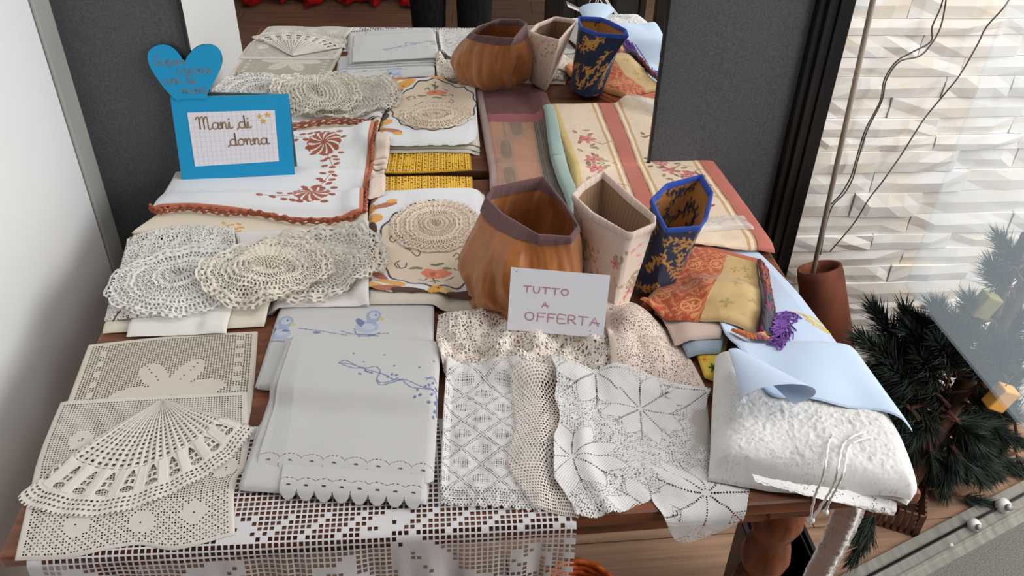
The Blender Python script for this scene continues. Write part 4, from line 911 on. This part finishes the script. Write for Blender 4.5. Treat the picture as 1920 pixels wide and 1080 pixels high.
# navy bag
zr = .93
rim = [at(1222, 374, zr), at(1250, 346, zr+.001), at(1316, 328, zr+.004), at(1336, 362, zr), at(1326, 408, zr-.003), at(1312, 426, zr-.004), at(1250, 430, zr-.003), at(1234, 402, zr-.001)]
bc = np.array([.377, 1.155, 0])
low = [np.array([.340, 1.14, zb]), np.array([.345, 1.18, zb]), np.array([.375, 1.215, zb]), np.array([.415, 1.20, zb]), np.array([.42, 1.16, zb]), np.array([.405, 1.13, zb]), np.array([.37, 1.115, zb]), np.array([.345, 1.122, zb])]
NV = np.arange(1)
def sprigs(S, T, W, H, c, bg, fg, seed):
    c[:] = C(*bg); R_ = random.Random(seed)
    for k in range(26):
        x, y = (k*.618 % 1)*W, R_.uniform(.01, H); a = R_.uniform(0, 6.28)
        for j in range(6):
            x2, y2 = x+.010*math.cos(a), y+.010*math.sin(a); put(c, pdist(S, T, [(x, y), (x2, y2)]) < .0011, fg)
            for sgn in (1, -1): put(c, ell(S, T, x2+.0045*math.cos(a+sgn*1.1), y2+.0045*math.sin(a+sgn*1.1), .0052, .0022, a+sgn*.8), fg)
            x, y, a = x2, y2, a+R_.uniform(-.7, .7)
        bloom(c, S, T, x, y, .0085, fg, bg, 5, ang=a)
bag('navy_bag', 'navy blue fabric bag with gold flower sprigs and bright blue rim', rim, [lerp(rim, low, .3), lerp(rim, low, .7), np.asarray(low)],
    lambda S, T, W, H, c: sprigs(S, T, W, H, c, (38, 48, 78), (196, 146, 76), 4), M_COT, lambda S, T, W, H, c: sprigs(S, T, W, H, c, (172, 116, 54), (40, 40, 56), 8), M_COT, (42, 72, 158), .014)
# ================================================================== SIGNS
LET = {
 'a': (1.2, [[(.9, .85), (.5, 1), (.1, .7), (.1, .25), (.45, 0), (.85, .3), (.92, .98), (.92, .2), (1.05, 0), (1.25, .12)]]),
 'n': (1.15, [[(0, .55), (.12, .98), (.25, .85), (.25, .02), (.3, .55), (.58, 1), (.8, .8), (.8, .15), (.95, 0), (1.2, .15)]]),
 'm': (1.65, [[(0, .55), (.12, .98), (.25, .85), (.25, .02), (.3, .55), (.52, 1), (.74, .8), (.75, .02), (.8, .55), (1.02, 1), (1.24, .8), (1.24, .15), (1.4, 0), (1.65, .15)]]),
 'i': (.6, [[(0, .3), (.2, .98), (.2, .15), (.35, 0), (.6, .15)], [(.2, 1.45), (.24, 1.5)]]),
 'd': (1.2, [[(-.25, -.15), (.05, .2), (.1, .6)], [(.9, .85), (.5, 1), (.1, .7), (.1, .25), (.45, 0), (.85, .3), (.92, 2.0), (.92, .2), (1.05, 0), (1.25, .12)]]),
 'o': (1.05, [[(.5, 1), (.1, .7), (.1, .25), (.45, 0), (.85, .3), (.85, .75), (.5, 1), (.75, .88), (1.1, .9)]]),
 'M': (2.05, [[(-.15, 1.6), (.1, 1.95), (.33, 1.75), (.33, .02), (.38, 1.3), (.7, 1.95), (.93, 1.7), (.93, .02), (.98, 1.3), (1.3, 1.95), (1.53, 1.7), (1.53, .2), (1.7, 0), (2.0, .15)]]),
 'S': (1.3, [[(1.05, 1.6), (.75, 1.98), (.35, 1.75), (.45, 1.25), (.9, .85), (.85, .2), (.4, 0), (.0, .3), (.3, .55), (.9, .2), (1.25, .1)]]),
 'p': (1.15, [[(0, .5), (.2, .98), (.2, -.9)], [(.2, .6), (.5, 1), (.85, .7), (.8, .2), (.45, .02), (.25, .2)], [(.75, .1), (1.15, .12)]]),
 'e': (.95, [[(0, .2), (.45, .48), (.7, .8), (.45, 1), (.15, .7), (.2, .2), (.5, 0), (.95, .18)]]),
 'r': (1.0, [[(0, .25), (.25, 1.08), (.4, .85), (.66, .9), (.62, .2), (.75, 0), (1.0, .15)]]),
 'c': (.9, [[(.8, .8), (.5, 1), (.1, .7), (.1, .25), (.45, 0), (.9, .15)]]),
 'l': (.75, [[(0, .2), (.48, 1.4), (.45, 1.95), (.25, 1.8), (.2, .3), (.4, 0), (.75, .15)]]),
 'T': (1.2, [[(0, 1), (.95, 1)], [(.45, 1), (.42, 0)]]), 'U': (1.15, [[(.05, 1), (.08, .25), (.4, 0), (.75, .2), (.8, 1)]]), 'O': (1.2, [[(.45, 1), (.1, .8), (.05, .35), (.4, 0), (.8, .2), (.85, .75), (.5, 1)]]),
 'A': (1.15, [[(0, 0), (.45, 1), (.85, 0)], [(.15, .4), (.95, .35)]]), 'F': (1.05, [[(.85, 1), (.1, 1), (.08, 0)], [(.1, .55), (.7, .55)]]), 'E': (1.05, [[(.85, 1), (.1, 1), (.08, 0), (.85, 0)], [(.1, .52), (.7, .52)]]),
 'R': (1.1, [[(.08, 0), (.1, 1), (.6, .98), (.75, .75), (.5, .52), (.12, .5)], [(.4, .5), (.85, 0)]]), ' ': (.9, [])}
def lettering(name, rows, frame, wid, mat, parent, lift=.0006, straight=False):
    """rows: (text, s, t, xheight, slant); frame(s,t)->point; ribbons lying on the sheet"""
    o_, ex, ey, nn = frame; parts = []
    for text, s0, t0, xh, aspect in rows:
        x = 0
        for ch in text:
            wd_, strokes = LET[ch]
            for st in strokes:
                P = np.array(st, float) if (straight and len(st) < 4) else smooth_pts(st, 7)
                q = np.stack([s0+(x+P[:, 0])*xh*aspect, t0+P[:, 1]*xh], -1); d = np.gradient(q, axis=0); d /= np.linalg.norm(d, axis=1)[:, None]+1e-9; nrm = np.stack([-d[:, 1], d[:, 0]], -1)*wid/2
                q[0] -= d[0]*wid/2; q[-1] += d[-1]*wid/2
                L = np.concatenate([q+nrm, q-nrm]); n = len(q); V = o_+L[:, :1]*ex+L[:, 1:]*ey+nn*(lift+.00004*len(parts) % .0003)
                parts.append((V, [(i, i+n, i+n+1, i+1) for i in range(n-1)]))
            x += wd_
    V, Fc = joinv(parts); return mk(name, V, Fc, mat, parent, smooth=False)
def sheet(name, fr, pts, th, mat, parent, base=0.0, colr=None):
    o_, ex, ey, nn = fr; pts = np.asarray(pts, float); n = len(pts)
    A = o_+pts[:, :1]*ex+pts[:, 1:]*ey+nn*base; B = A+nn*th
    Fc = [tuple(range(n-1, -1, -1)), tuple(range(n, 2*n))]+[(i, (i+1) % n, n+(i+1) % n, n+i) for i in range(n)]
    V = np.vstack([A, B]); return mk(name, V, Fc, mat, parent, smooth=False, colr=None if colr is None else np.tile(C(*colr), (2*n, 1)))
def frame_of(bl, br, tl):
    ex = br-bl; w_ = np.linalg.norm(ex); ex = ex/w_; ey = tl-bl; ey = ey-ex*(ey@ex); h_ = np.linalg.norm(ey); ey /= h_; nn = np.cross(ex, ey); return (bl, ex, ey, nn), w_, h_
# white paper sign leaning on the bags
zs = .783
for _ in range(3): q_ = at(1040, 626, zs); zs = float(hsample(hblur(HM, 6), q_[0:1], q_[1:2])[0])+.009
bl, br = at(951, 618, zs), at(1131, 634, zs); tl = at(962, 501, zs+.092)
fr_, W_, H_ = frame_of(bl, br, tl); sg = empty('paper_sign', (bl+br)/2); tag(sg, 'white paper sign handwritten TUTTO A OFFERTA leaning on the bags', 'sign')
sheet('paper', fr_, [(0, 0), (W_, 0), (W_+.002, H_), (0, H_)], .0006, M_PAPER, sg, 0, (222, 222, 230))
M_PINK = plain('pink_marker', (176, 118, 126)); k = W_/180
lettering('lettering', [('TUTTO', 26*k, H_*.63, H_*.095, 1.28), ('A', 62*k, H_*.41, H_*.085, 1.2), ('OFFERTA', 32*k, H_*.185, H_*.13, 1.16)], (fr_[0], fr_[1], fr_[2], fr_[3]), .0016, M_PINK, sg, .0009, True)
M_INK = plain('ink_dot', (70, 66, 70))
for s_, t_ in ((.06, .94), (.86, .10)): sheet('ink_dot', fr_, [(s_*W_+.0008*math.cos(a), t_*H_+.0008*math.sin(a)) for a in np.linspace(0, 6.28, 8, endpoint=False)], .0002, M_INK, sg, .0007)
# blue card with heart
zc = .79
for _ in range(3): q_ = at(447, 332, zc); zc = float(hsample(HM, q_[0:1], q_[1:2])[0])+.001
bl, br = at(341, 337, zc), at(553, 327, zc)
fr_, W_, H_ = frame_of(bl, br, atW(346, 80, .006))
def onf(px, py):  # picture point on the card plane
    o_, ex, ey, nn = fr_; d = ray(px, py); c0 = np.array([0, 0, CAMZ]); t_ = ((o_-c0)@nn)/(d@nn); p = c0+d*t_-o_; return (p@ex, p@ey)
TLc, TRc = onf(319, 182), onf(541, 177)
card = empty('message_card', (bl+br)/2); tag(card, 'bright blue card reading Mani di donna with blue heart, leaning on the mirror', 'card')
BLUE = (34, 146, 196)
M_GCARD = mat_noise('grey_card_back', tuple(C(120, 124, 116)), tuple(C(136, 140, 132)), (9, 9, 9), .8, 0, .2)
sheet('front_leaf', fr_, [(0, 0), (W_, 0), TRc, TLc], .0012, M_PAPER, card, -.0012, BLUE)
sheet('back_leaf', fr_, [(.001, 0), (W_-.001, 0), (TRc[0]-.001, TRc[1]), (TLc[0]+.001, TLc[1])], .0014, M_GCARD, card, -.0028)
G4 = [onf(*p) for p in ((366, 312), (523, 302), (515, 206), (351, 211))]
pan = sheet('squared_paper', fr_, G4, .0005, M_PAPER, card, .0002, (224, 222, 228))
gl = []
def glv(p, q, w_=.0006):
    p = np.array(p); q = np.array(q); d = q-p; d /= np.linalg.norm(d); nrm = np.array([-d[1], d[0]])*w_/2; L = np.array([p+nrm, p-nrm, q-nrm, q+nrm]); o_, ex, ey, nn = fr_
    return (o_+L[:, :1]*ex+L[:, 1:]*ey+nn*.00085, [(0, 1, 2, 3)])
g4 = np.array(G4)
for t_ in np.linspace(0, 1, 19)[1:-1]: gl.append(glv(g4[0]*(1-t_)+g4[1]*t_, g4[3]*(1-t_)+g4[2]*t_))
for t_ in np.linspace(0, 1, 12)[1:-1]: gl.append(glv(g4[0]*(1-t_)+g4[3]*t_, g4[1]*(1-t_)+g4[2]*t_))
V, Fc = joinv(gl); mk('grid_lines', V, Fc, plain('pale_grid_ink', (196, 194, 208)), pan, smooth=False)
M_BROWN = plain('brown_marker', (140, 112, 88)); M_STAR = plain('gold_star', (206, 160, 76))
a_, b_ = onf(372, 243); c_, d_ = onf(424, 273); hx = (onf(372, 228)[1]-onf(372, 243)[1])*.80
lettering('lettering', [('Mani di', a_, b_, hx, 1.02), ('donna', c_+.008, d_, hx, 1.02)], fr_, .0026, M_BROWN, card, .0011)
for px, py in ((487, 218), (502, 215), (494, 227)):
    sx, sy = onf(px, py); sheet('star', fr_, [(sx+(.0062 if i % 2 == 0 else .0028)*math.sin(i*math.pi/5), sy+(.0062 if i % 2 == 0 else .0028)*math.cos(i*math.pi/5)) for i in range(10)], .0005, M_STAR, card, .0008)
ht = []
for px, py in ((346, 118), (352, 105), (364, 92), (380, 84), (398, 84), (411, 93), (416, 110), (413, 128), (404, 148), (390, 174), (386, 184), (352, 184), (330, 186), (310, 166), (292, 142), (280, 120), (278, 100), (288, 88), (306, 83), (324, 89), (338, 104)): ht.append(onf(px, py))
ht = smooth_pts(np.array(ht+ht[:1]), 5)[:-1][::-1]
he = sheet('heart', fr_, ht, .0012, M_PAPER, card, .0014, BLUE)
sheet('heart_back', fr_, ht, .0010, plain('dark_teal_card', (24, 70, 96)), he, .0003)
hx2 = hx*.72
def row(t, px, py, k=1): s_, t_ = onf(px, py); return (t, s_, t_, hx2*k, 1.12)
lettering('heart_lettering', [row('Saper', 290, 122), row('creare', 334, 138), row('con le', 308, 157), row('mani', 342, 175)], fr_, .0017, plain('grey_marker', (112, 118, 124)), he, .0030)
# ================================================================== RIGHT SIDE: tile pipe, rod, wires, tree, glass
tp = atY(1541, 484, 1.49); bt = np.array([.955, 1.21, .05]); bt[:2] = at(1600, 905, .05)[:2]
axd = tp-bt; Lp = np.linalg.norm(axd); axd /= Lp
s1 = np.cross(axd, [0, 1, 0]); s1 /= np.linalg.norm(s1); s2 = np.cross(axd, s1)
def rings(rads, n=28):
    V = []
    for r, t in rads:
        for k in range(n): a = 2*math.pi*k/n; V.append(bt+axd*t*Lp+s1*r*math.cos(a)+s2*r*math.sin(a))
    m = len(rads); return np.array(V), [(i*n+k, i*n+(k+1) % n, (i+1)*n+(k+1) % n, (i+1)*n+k) for i in range(m-1) for k in range(n)]
bt[2] = .026
V, Fc = rings([(.001, 0), (.056, 0), (.054, .5), (.050, .97), (.048, 1), (.042, 1), (.040, .97), (.044, .3), (.001, .28)])
tile = mk('terracotta_pipe', V, Fc, M_TERRA); tag(tile, 'weathered terracotta pipe leaning on the white stone wall', 'pipe')
P = [atY(1527, 500, 1.50), atY(1637, 0, 1.50)]; P[0] = P[0]*1.0; up = (P[1]-P[0]); P0 = P[0]-up*.5; P1 = P[1]+up*.9
V, Fc = tubev(np.array([P0+(P1-P0)*t for t in np.linspace(0, 1, 14)]), .0055, 10); rod = mk('thin_rod', V, Fc, M_METAL); tag(rod, 'thin grey rod standing up out of the terracotta pipe', 'rod')
def wire(pts, lab, off=.03):
    Q = smooth_pts([atW(x, y, off) for x, y in pts], 10); V, Fc = tubev(Q, .0016, 6); o = mk('wire', V, Fc, M_WIRE); tag(o, lab, 'wire'); return o
wire([(1775, -40), (1765, 10), (1748, 50), (1745, 78), (1710, 98), (1680, 116), (1658, 150), (1650, 190), (1622, 245), (1605, 300), (1596, 330), (1578, 362), (1552, 392), (1540, 430), (1533, 476)], 'dark thin wire on the stone wall, left of the pair')
wire([(1778, -40), (1772, 12), (1762, 55), (1742, 88), (1722, 106), (1686, 116), (1662, 150), (1653, 190), (1626, 245), (1608, 302), (1599, 334), (1584, 362), (1560, 388), (1547, 430), (1538, 478)], 'dark thin wire on the stone wall, right of the twisted pair', .036)
wire([(1905, -40), (1888, 6), (1850, 50), (1832, 85), (1800, 140), (1772, 175), (1735, 220), (1712, 255), (1690, 290), (1655, 340), (1630, 372), (1600, 420), (1556, 472)], 'single thin wire running diagonally down the stone wall')
# artificial pine
pc_t = at(1690, 958, .04)+[0, .03, 0]; trp = np.array([pc_t[0], pc_t[1], 0])
tree = empty('pine_tree', trp); tag(tree, 'dark green artificial pine tree to the right of the table', 'tree')
trunk = np.array([[pc_t[0], pc_t[1], .02], [1.15, 1.29, .25], [1.20, 1.31, .5], [1.27, 1.33, .8], [1.34, 1.34, 1.1]])
V, Fc = tubev(smooth_pts(trunk, 5), np.linspace(.026, .010, 21), 10); mk('trunk', V, Fc, M_BARK, tree)
def tuft_mesh(seed, n=420, L=.13):
    R_ = random.Random(seed); V = []; Fc = []
    for k in range(n):
        t = R_.random(); z0 = L*(.05+.95*t); a = R_.uniform(0, 6.283); sp = R_.uniform(.35, .95)*(1-.45*t); ln = R_.uniform(.045, .075)*(1-.25*t)
        d = np.array([math.sin(sp)*math.cos(a), math.sin(sp)*math.sin(a), math.cos(sp)]); sd = np.cross(d, [R_.uniform(-1, 1), R_.uniform(-1, 1), .3]); sd /= np.linalg.norm(sd)
        p = np.array([0, 0, z0]); q = p+d*ln+np.array([0, 0, .004]); w_ = .0011; b0 = len(V); V += [p+sd*w_, p-sd*w_, (p+q)/2-sd*w_, (p+q)/2+sd*w_, q]; Fc += [(b0, b0+1, b0+2, b0+3), (b0+3, b0+2, b0+4)]
    v, f = tubev(np.array([[0, 0, -.05], [0, 0, L*.5], [0, 0, L]]), np.array([.004, .003, .002]), 6); off = len(V); V += list(v); ns = len(Fc); Fc += [tuple(i+off for i in q) for q in f]
    me = bpy.data.meshes.new('bough'); me.from_pydata([tuple(map(float, p)) for p in V], [], Fc); me.materials.append(M_NEEDLE); me.materials.append(M_BARK)
    for i in range(ns, len(Fc)): me.polygons[i].material_index = 1
    return me
tm = [tuft_mesh(k) for k in range(5)]
BO = [(1690, 650, 1632, 572), (1712, 660, 1695, 575), (1725, 700, 1645, 640), (1735, 705, 1650, 690), (1765, 660, 1702, 585), (1805, 630, 1745, 572), (1832, 610, 1812, 552), (1885, 545, 1862, 502), (1905, 505, 1878, 455), (1918, 525, 1892, 478), (1852, 645, 1792, 602), (1880, 650, 1922, 585), (1862, 665, 1905, 650), (1872, 690, 1915, 665), (1832, 690, 1892, 705), (1760, 745, 1660, 730), (1742, 760, 1625, 700), (1742, 780, 1665, 760), (1765, 800, 1832, 832), (1792, 785, 1872, 802), (1782, 832, 1852, 872), (1752, 862, 1822, 905), (1742, 850, 1702, 902), (1832, 832, 1905, 880), (1852, 795, 1918, 832), (1795, 905, 1828, 972), (1800, 930, 1868, 950), (1640, 985, 1602, 1045), (1645, 960, 1612, 1000), (1902, 790, 1892, 730), (1702, 722, 1692, 800), (1722, 745, 1752, 822), (1880, 575, 1922, 548), (1705, 765, 1632, 690), (1760, 700, 1700, 640), (1790, 690, 1742, 620), (1820, 720, 1772, 660), (1775, 760, 1722, 700), (1750, 800, 1690, 840), (1800, 800, 1812, 870), (1820, 760, 1860, 740), (1842, 720, 1802, 650), (1690, 690, 1622, 640), (1880, 700, 1840, 640), (1730, 820, 1672, 800), (1915, 690, 1872, 640), (1905, 850, 1925, 905), (1780, 850, 1770, 915), (1860, 690, 1925, 700), (1700, 800, 1640, 780)]
R_ = random.Random(12)
for _ in range(60):
    a = R_.uniform(0, 6.283); r = R_.random()**.6; bx, by = 1765+75*r*math.cos(a), 760+115*r*math.sin(a); a2 = a+R_.uniform(-.7, .7); BO.append((bx, by, bx+70*math.cos(a2), by+70*math.sin(a2)))
for k, (bx, by, tx, ty) in enumerate(BO):
    Yb = R_.uniform(1.24, 1.36); p = atY(bx, by, Yb); q = atY(tx, ty, Yb-R_.uniform(-.02, .06))
    if k in (27, 28): p = atY(bx, by, 1.08); q = atY(tx, ty, 1.06)
    d = Vector(q-p); o = bpy.data.objects.new('bough', tm[k % 5]); col.objects.link(o); o.parent = tree
    o.location = Vector(p)-WL(tree); o.rotation_euler = d.to_track_quat('Z', 'Y').to_euler(); s_ = max(.55, min(1.0, d.length/.12)); o.scale = (s_*1.05, s_*1.05, s_)
    if k < 48 and k not in (27, 28):
        zt = min(max(p[2]-.05, .06), 1.0); i = np.interp(zt, trunk[:, 2], np.arange(5)); c0 = np.array([np.interp(zt, trunk[:, 2], trunk[:, j]) for j in range(3)])
        V, Fc = tubev(smooth_pts([c0, (c0+p)/2+[0, 0, .02], p], 4), .0045, 6); mk('branch', V, Fc, M_BARK, tree)
V, Fc = tubev(smooth_pts([atY(1862, 590, 1.30), atY(1885, 530, 1.29), atY(1925, 440, 1.28)], 5), np.linspace(.014, .010, 11), 8); mk('branch', V, Fc, M_BARK, tree)
# slatted planter under the tree
pc = at(1690, 958, .04); pl_ = empty('slatted_planter', (pc[0], pc[1]+.05, 0)); tag(pl_, 'low brown slatted wooden planter at the foot of the pine', 'planter')
M_SLAT = mat_noise('dark_slat', tuple(C(84, 56, 44)), tuple(C(112, 78, 62)), (20, 20, 60), .6, .1, .3)
ang = -.5; PS = .52
def pbox(name, u0, u1, v0, v1, z0, z1):
    V, Fc = boxv(u0*PS, u1*PS, v0*PS, v1*PS, z0*PS, z1*PS); c_, s_ = math.cos(ang), math.sin(ang); x, y = V[:, 0].copy(), V[:, 1].copy(); V[:, 0] = pc[0]+.0+c_*x-s_*y; V[:, 1] = pc[1]+.03+s_*x+c_*y; mk(name, V, Fc, M_SLAT, pl_, smooth=False)
for k in range(8): pbox('slat', -.11+k*.029, -.11+k*.029+.018, -.11, -.10, .0, .14)
for k in range(8): pbox('slat', -.11+k*.029, -.11+k*.029+.018, .10, .11, .0, .14)
for k in range(7): pbox('slat', -.12, -.11, -.10+k*.029, -.10+k*.029+.018, .0, .14); pbox('slat', .11, .12, -.10+k*.029, -.10+k*.029+.018, .0, .14)
pbox('base_board', -.11, .11, -.10, .10, .0, .03)
# ornaments on the tree
def orn(name, p, s, c, lab, cat):
    V, Fc = boxv(-s, s, -s*.7, s*.7, -s*1.3, s*1.3); V = V@np.array(Matrix.Rotation(.4, 3, 'Y')).T+p; o = mk(name, V, Fc, plain(name+'_paint', c), None, smooth=False); bevel(o, s*.2); tag(o, lab, cat)
    Q, F2 = tubev(smooth_pts([p+[0, 0, s*1.2], p+[0, 0, s*2.0], p+[.005, 0, s*2.6]], 4), .0012, 5); mk('hanging_loop', Q, F2, M_WIRE, o)
orn('olive_ornament', atY(1846, 572, 1.22), .020, (128, 122, 74), 'small olive green box ornament hanging among the pine boughs', 'ornament')
orn('orange_ornament', atY(1876, 745, 1.20), .022, (222, 160, 74), 'small orange ornament hanging low in the pine', 'ornament')
# aluminium threshold, carpet and bulbs at the lower right
ra, rb = at(1575, 1085, 0), at(1990, 868, 0); dd = (rb-ra)/np.linalg.norm(rb-ra); nn_ = np.array([dd[1], -dd[0], 0])
def strip(name, w0, w1, z0, z1, mat, parent=None, a=-.05, b_=.9):
    V, Fc = boxv(a, b_, w0, w1, z0, z1); P = ra+V[:, :1]*dd+V[:, 1:2]*nn_; P[:, 2] = V[:, 2]; o = mk(name, P, Fc, mat, parent, smooth=False); return o
th_ = strip('trim_4', 0, .085, 0, .012, M_GREYM); th_['kind'] = 'structure'; strip('ridge', .028, .034, .012, .018, M_BLACK, th_); strip('ridge', .060, .066, .012, .018, M_GREYM, th_)
cm = strip('carpet_mat', .085, .60, 0, .010, M_MAT); tag(cm, 'grey carpet mat beyond the metal threshold at lower right', 'mat')
for x, y, r, lab in ((1880, 948, .020, 'largest white ornament bulb lying near the metal threshold'), (1826, 985, .017, 'middle white ornament bulb lying beside the metal threshold'), (1783, 1025, .008, 'smallest white bulb lying near the metal threshold')):
    p = at(x, y, r); V, Fc = lathev([(.0005, -r), (r*.6, -r*.8), (r, 0), (r*.75, r*.65), (r*.35, r*.95), (.0005, r)], 0, 0, 16); R3 = np.array(Matrix.Rotation(.9, 3, 'X')); o = mk('white_bulb', V@R3.T+p, Fc, M_WHITE); tag(o, lab, 'bulb')
    V, Fc = lathev([(r*.42, r*.85), (r*.42, r*1.35), (.0005, r*1.36)], 0, 0, 12); mk('cap', V@R3.T+p, Fc, M_GREYM, o)
# hazy glass sheet beside the tree
XG = .93; g0 = atX(1690, 560, XG); g1 = atX(1740, 590, XG); g2 = atX(1920, 790, XG); zg = g1[2]+.004
gp = empty('glass_panel', (XG, 1.0, zg)); tag(gp, 'hazy bluish glass sheet hanging in front of the pine', 'glass')
box('pane', XG-.003, XG+.003, .55, g0[1], zg, 2.3, M_GLASS, gp); box('top_rail', XG-.015, XG+.015, .5, wallY(XG)-.03, 2.3, 2.34, M_BLACK, gp)
# ================================================================== UNDER THE TABLE
bx_ = empty('black_crate', (.655, .93, 0)); tag(bx_, 'black plastic crate on the floor behind the turned leg', 'crate')
for nm, a in (('side_panel', (.592, .604, .81, 1.06, 0, .25)), ('side_panel', (.700, .712, .81, 1.06, 0, .25)), ('end_panel', (.604, .700, .81, .822, 0, .25)), ('end_panel', (.604, .700, 1.048, 1.06, 0, .25)), ('bottom', (.604, .700, .822, 1.048, 0, .012)), ('rim', (.698, .718, .805, 1.066, .238, .25)), ('rim', (.592, .698, 1.048, 1.066, .238, .25))): box(nm, *a, M_BLACK, bx_, .002)
p = at(1088, 1118, .10); bk = empty('wicker_basket', (p[0], p[1]+.01, 0)); tag(bk, 'orange wicker basket on the floor below the filet cloth', 'basket')
for k in range(8):
    r = .052+.0035*k; t_ = np.linspace(0, 2*math.pi, 49); Q = np.stack([p[0]+r*np.cos(t_), p[1]+.01+r*np.sin(t_), .008+.0125*k+.0025*np.sin(t_*12+k*math.pi)], -1); V, Fc = tubev(Q, .0068, 8, False); mk('coil', V, Fc, M_ORANGE, bk)
V, Fc = lathev([(.001, 0), (.052, 0), (.052, .006), (.001, .006)], p[0], p[1]+.01, 24); mk('base', V, Fc, M_ORANGE, bk)
# ================================================================== THE PERSON TAKING THE PICTURE (seen in the mirror: dark trousers)
def skin(name, pts, edges, rad, mat, parent, root=0, sub=2):
    me = bpy.data.meshes.new(name); org = Vector(pts[root]); me.from_pydata([tuple(Vector(p)-org) for p in pts], edges, []); me.materials.append(mat)
    o = bpy.data.objects.new(name, me); col.objects.link(o)
    if parent: o.parent = parent; o.location = org-WL(parent)
    else: o.location = org
    m = o.modifiers.new('skin', 'SKIN'); m.use_smooth_shade = True
    for i, r in enumerate(rad): me.skin_vertices[0].data[i].radius = (r, r) if np.isscalar(r) else r
    me.skin_vertices[0].data[root].use_root = True
    s_ = o.modifiers.new('sub', 'SUBSURF'); s_.levels = sub; s_.render_levels = sub; return o
px_, py_ = .015, -.34
B = lambda x, y, z_: (px_+x, py_+y, z_)
pts = [B(0, 0, .93), B(0, -.01, 1.10), B(0, -.02, 1.25), B(0, -.02, 1.37), B(0, 0, 1.44), B(0, .01, 1.50)]
ed_ = [(0, 1), (1, 2), (2, 3), (3, 4), (4, 5)]; rd = [(.155, .11), (.135, .10), (.15, .105), (.14, .085), (.055, .055), (.05, .05)]
for sx in (-1, 1):
    i = len(pts); pts += [B(sx*.17, -.02, 1.36), B(sx*.23, .03, 1.12), B(sx*.10, .21, 1.40), B(sx*.075, .25, 1.46)]; ed_ += [(3, i), (i, i+1), (i+1, i+2), (i+2, i+3)]; rd += [.062, .047, .034, .028]
person = skin('person', pts, ed_, rd, mat_noise('dark_jacket', tuple(C(26, 26, 30)), tuple(C(40, 40, 46)), (60, 60, 60), .9, .2, .1), None)
tag(person, 'person in black trousers standing before the table, reflected in the mirror', 'person')
pts = [B(0, 0, .96), B(0, 0, .88)]; ed_ = [(0, 1)]; rd = [(.16, .115), (.165, .12)]
for sx in (-1, 1):
    i = len(pts); pts += [B(sx*.092, 0, .80), B(sx*.096, .005, .60), B(sx*.094, .012, .47), B(sx*.092, -.006, .30), B(sx*.092, -.012, .06)]; ed_ += [(1, i), (i, i+1), (i+1, i+2), (i+2, i+3), (i+3, i+4)]; rd += [.095, .086, .076, .074, .072]
skin('trousers', pts, ed_, rd, M_TROUSER, person)
for sx in (-1, 1):
    skin('shoe', [B(sx*.092, -.05, .045), B(sx*.094, .03, .045), B(sx*.10, .13, .035), B(sx*.10, .18, .03)], [(0, 1), (1, 2), (2, 3)], [.042, .045, .04, .028], M_BLACK, person)
    hp = [B(sx*.075, .25, 1.46), B(sx*.068, .275, 1.50), B(sx*.066, .285, 1.54)]; hr = [.026, .030, .026]; he_ = [(0, 1), (1, 2)]
    for k in range(4):
        i = len(hp); zz = 1.525+.0175*k; l = (.9, 1.05, 1.0, .8)[k]; hp += [B(sx*.064, .300, zz), B(sx*.050, .3155, zz+.002), B(sx*(.050-.022*l), .3165, zz+.004)]; he_ += [(2, i), (i, i+1), (i+1, i+2)]; hr += [.0095, .0088, .0075]
    i = len(hp); hp += [B(sx*.055, .268, 1.525), B(sx*.036, .280, 1.545), B(sx*.022, .288, 1.555)]; he_ += [(1, i), (i, i+1), (i+1, i+2)]; hr += [.012, .0105, .009]
    skin('hand', hp, he_, hr, M_SKIN, person)
# head with a face
n1, n2 = 28, 22; V = []; hc = np.array(B(0, .03, 1.60))
for j in range(n2+1):
    ph = math.pi*j/n2
    for i in range(n1):
        a = 2*math.pi*i/n1; x = math.sin(ph)*math.cos(a); y = math.sin(ph)*math.sin(a); z_ = math.cos(ph); f = max(y, 0)
        rx = .074*(1-.28*max(-z_, 0)**1.5); ry = .094*(1-.12*max(-z_, 0))
        nose = .020*math.exp(-((x/.16)**2+((z_+.15)/.22)**2))*(y > 0); eye = -.008*sum(math.exp(-(((x-e)/.16)**2+((z_-.02)/.10)**2)) for e in (-.38, .38))*(y > 0); lip = .006*math.exp(-((x/.28)**2+((z_+.52)/.07)**2))*(y > 0)
        V.append(hc+np.array([x*rx, y*ry+nose+eye+lip, z_*.118]))
Fc = [(j*n1+i, (j+1)*n1+i, (j+1)*n1+(i+1) % n1, j*n1+(i+1) % n1) for j in range(n2) for i in range(n1)]
hd = mk('head', np.array(V), Fc, M_SKIN, person)
for e in (-1, 1):
    Q, F2 = lathev([(.0005, -.009), (.008, -.004), (.0095, .0), (.008, .004), (.0005, .009)], 0, 0, 10); mk('eye', Q+hc+np.array([e*.028, .080, .004]), F2, M_WHITE, hd)
    Q, F2 = lathev([(.0005, -.022), (.012, -.012), (.016, .006), (.010, .020), (.0005, .024)], 0, 0, 10); mk('ear', Q*np.array([.5, 1, 1])+hc+np.array([e*.075, -.01, -.005]), F2, M_SKIN, hd)
HV = np.array(V); hk = HV.copy(); hk = hc+(hk-hc)*1.07
Fh = [f for f in Fc if np.mean([HV[i][2] for i in f])-hc[2] > .035 or np.mean([HV[i][1] for i in f])-hc[1] < -.02]
mk('hair', hk, Fh, M_HAIR, hd)
ph = box('phone', px_-.040, px_+.040, -.022, -.013, 1.535, 1.69, M_BLACK, None, .004); tag(ph, 'black phone held up by the person taking the picture', 'phone')
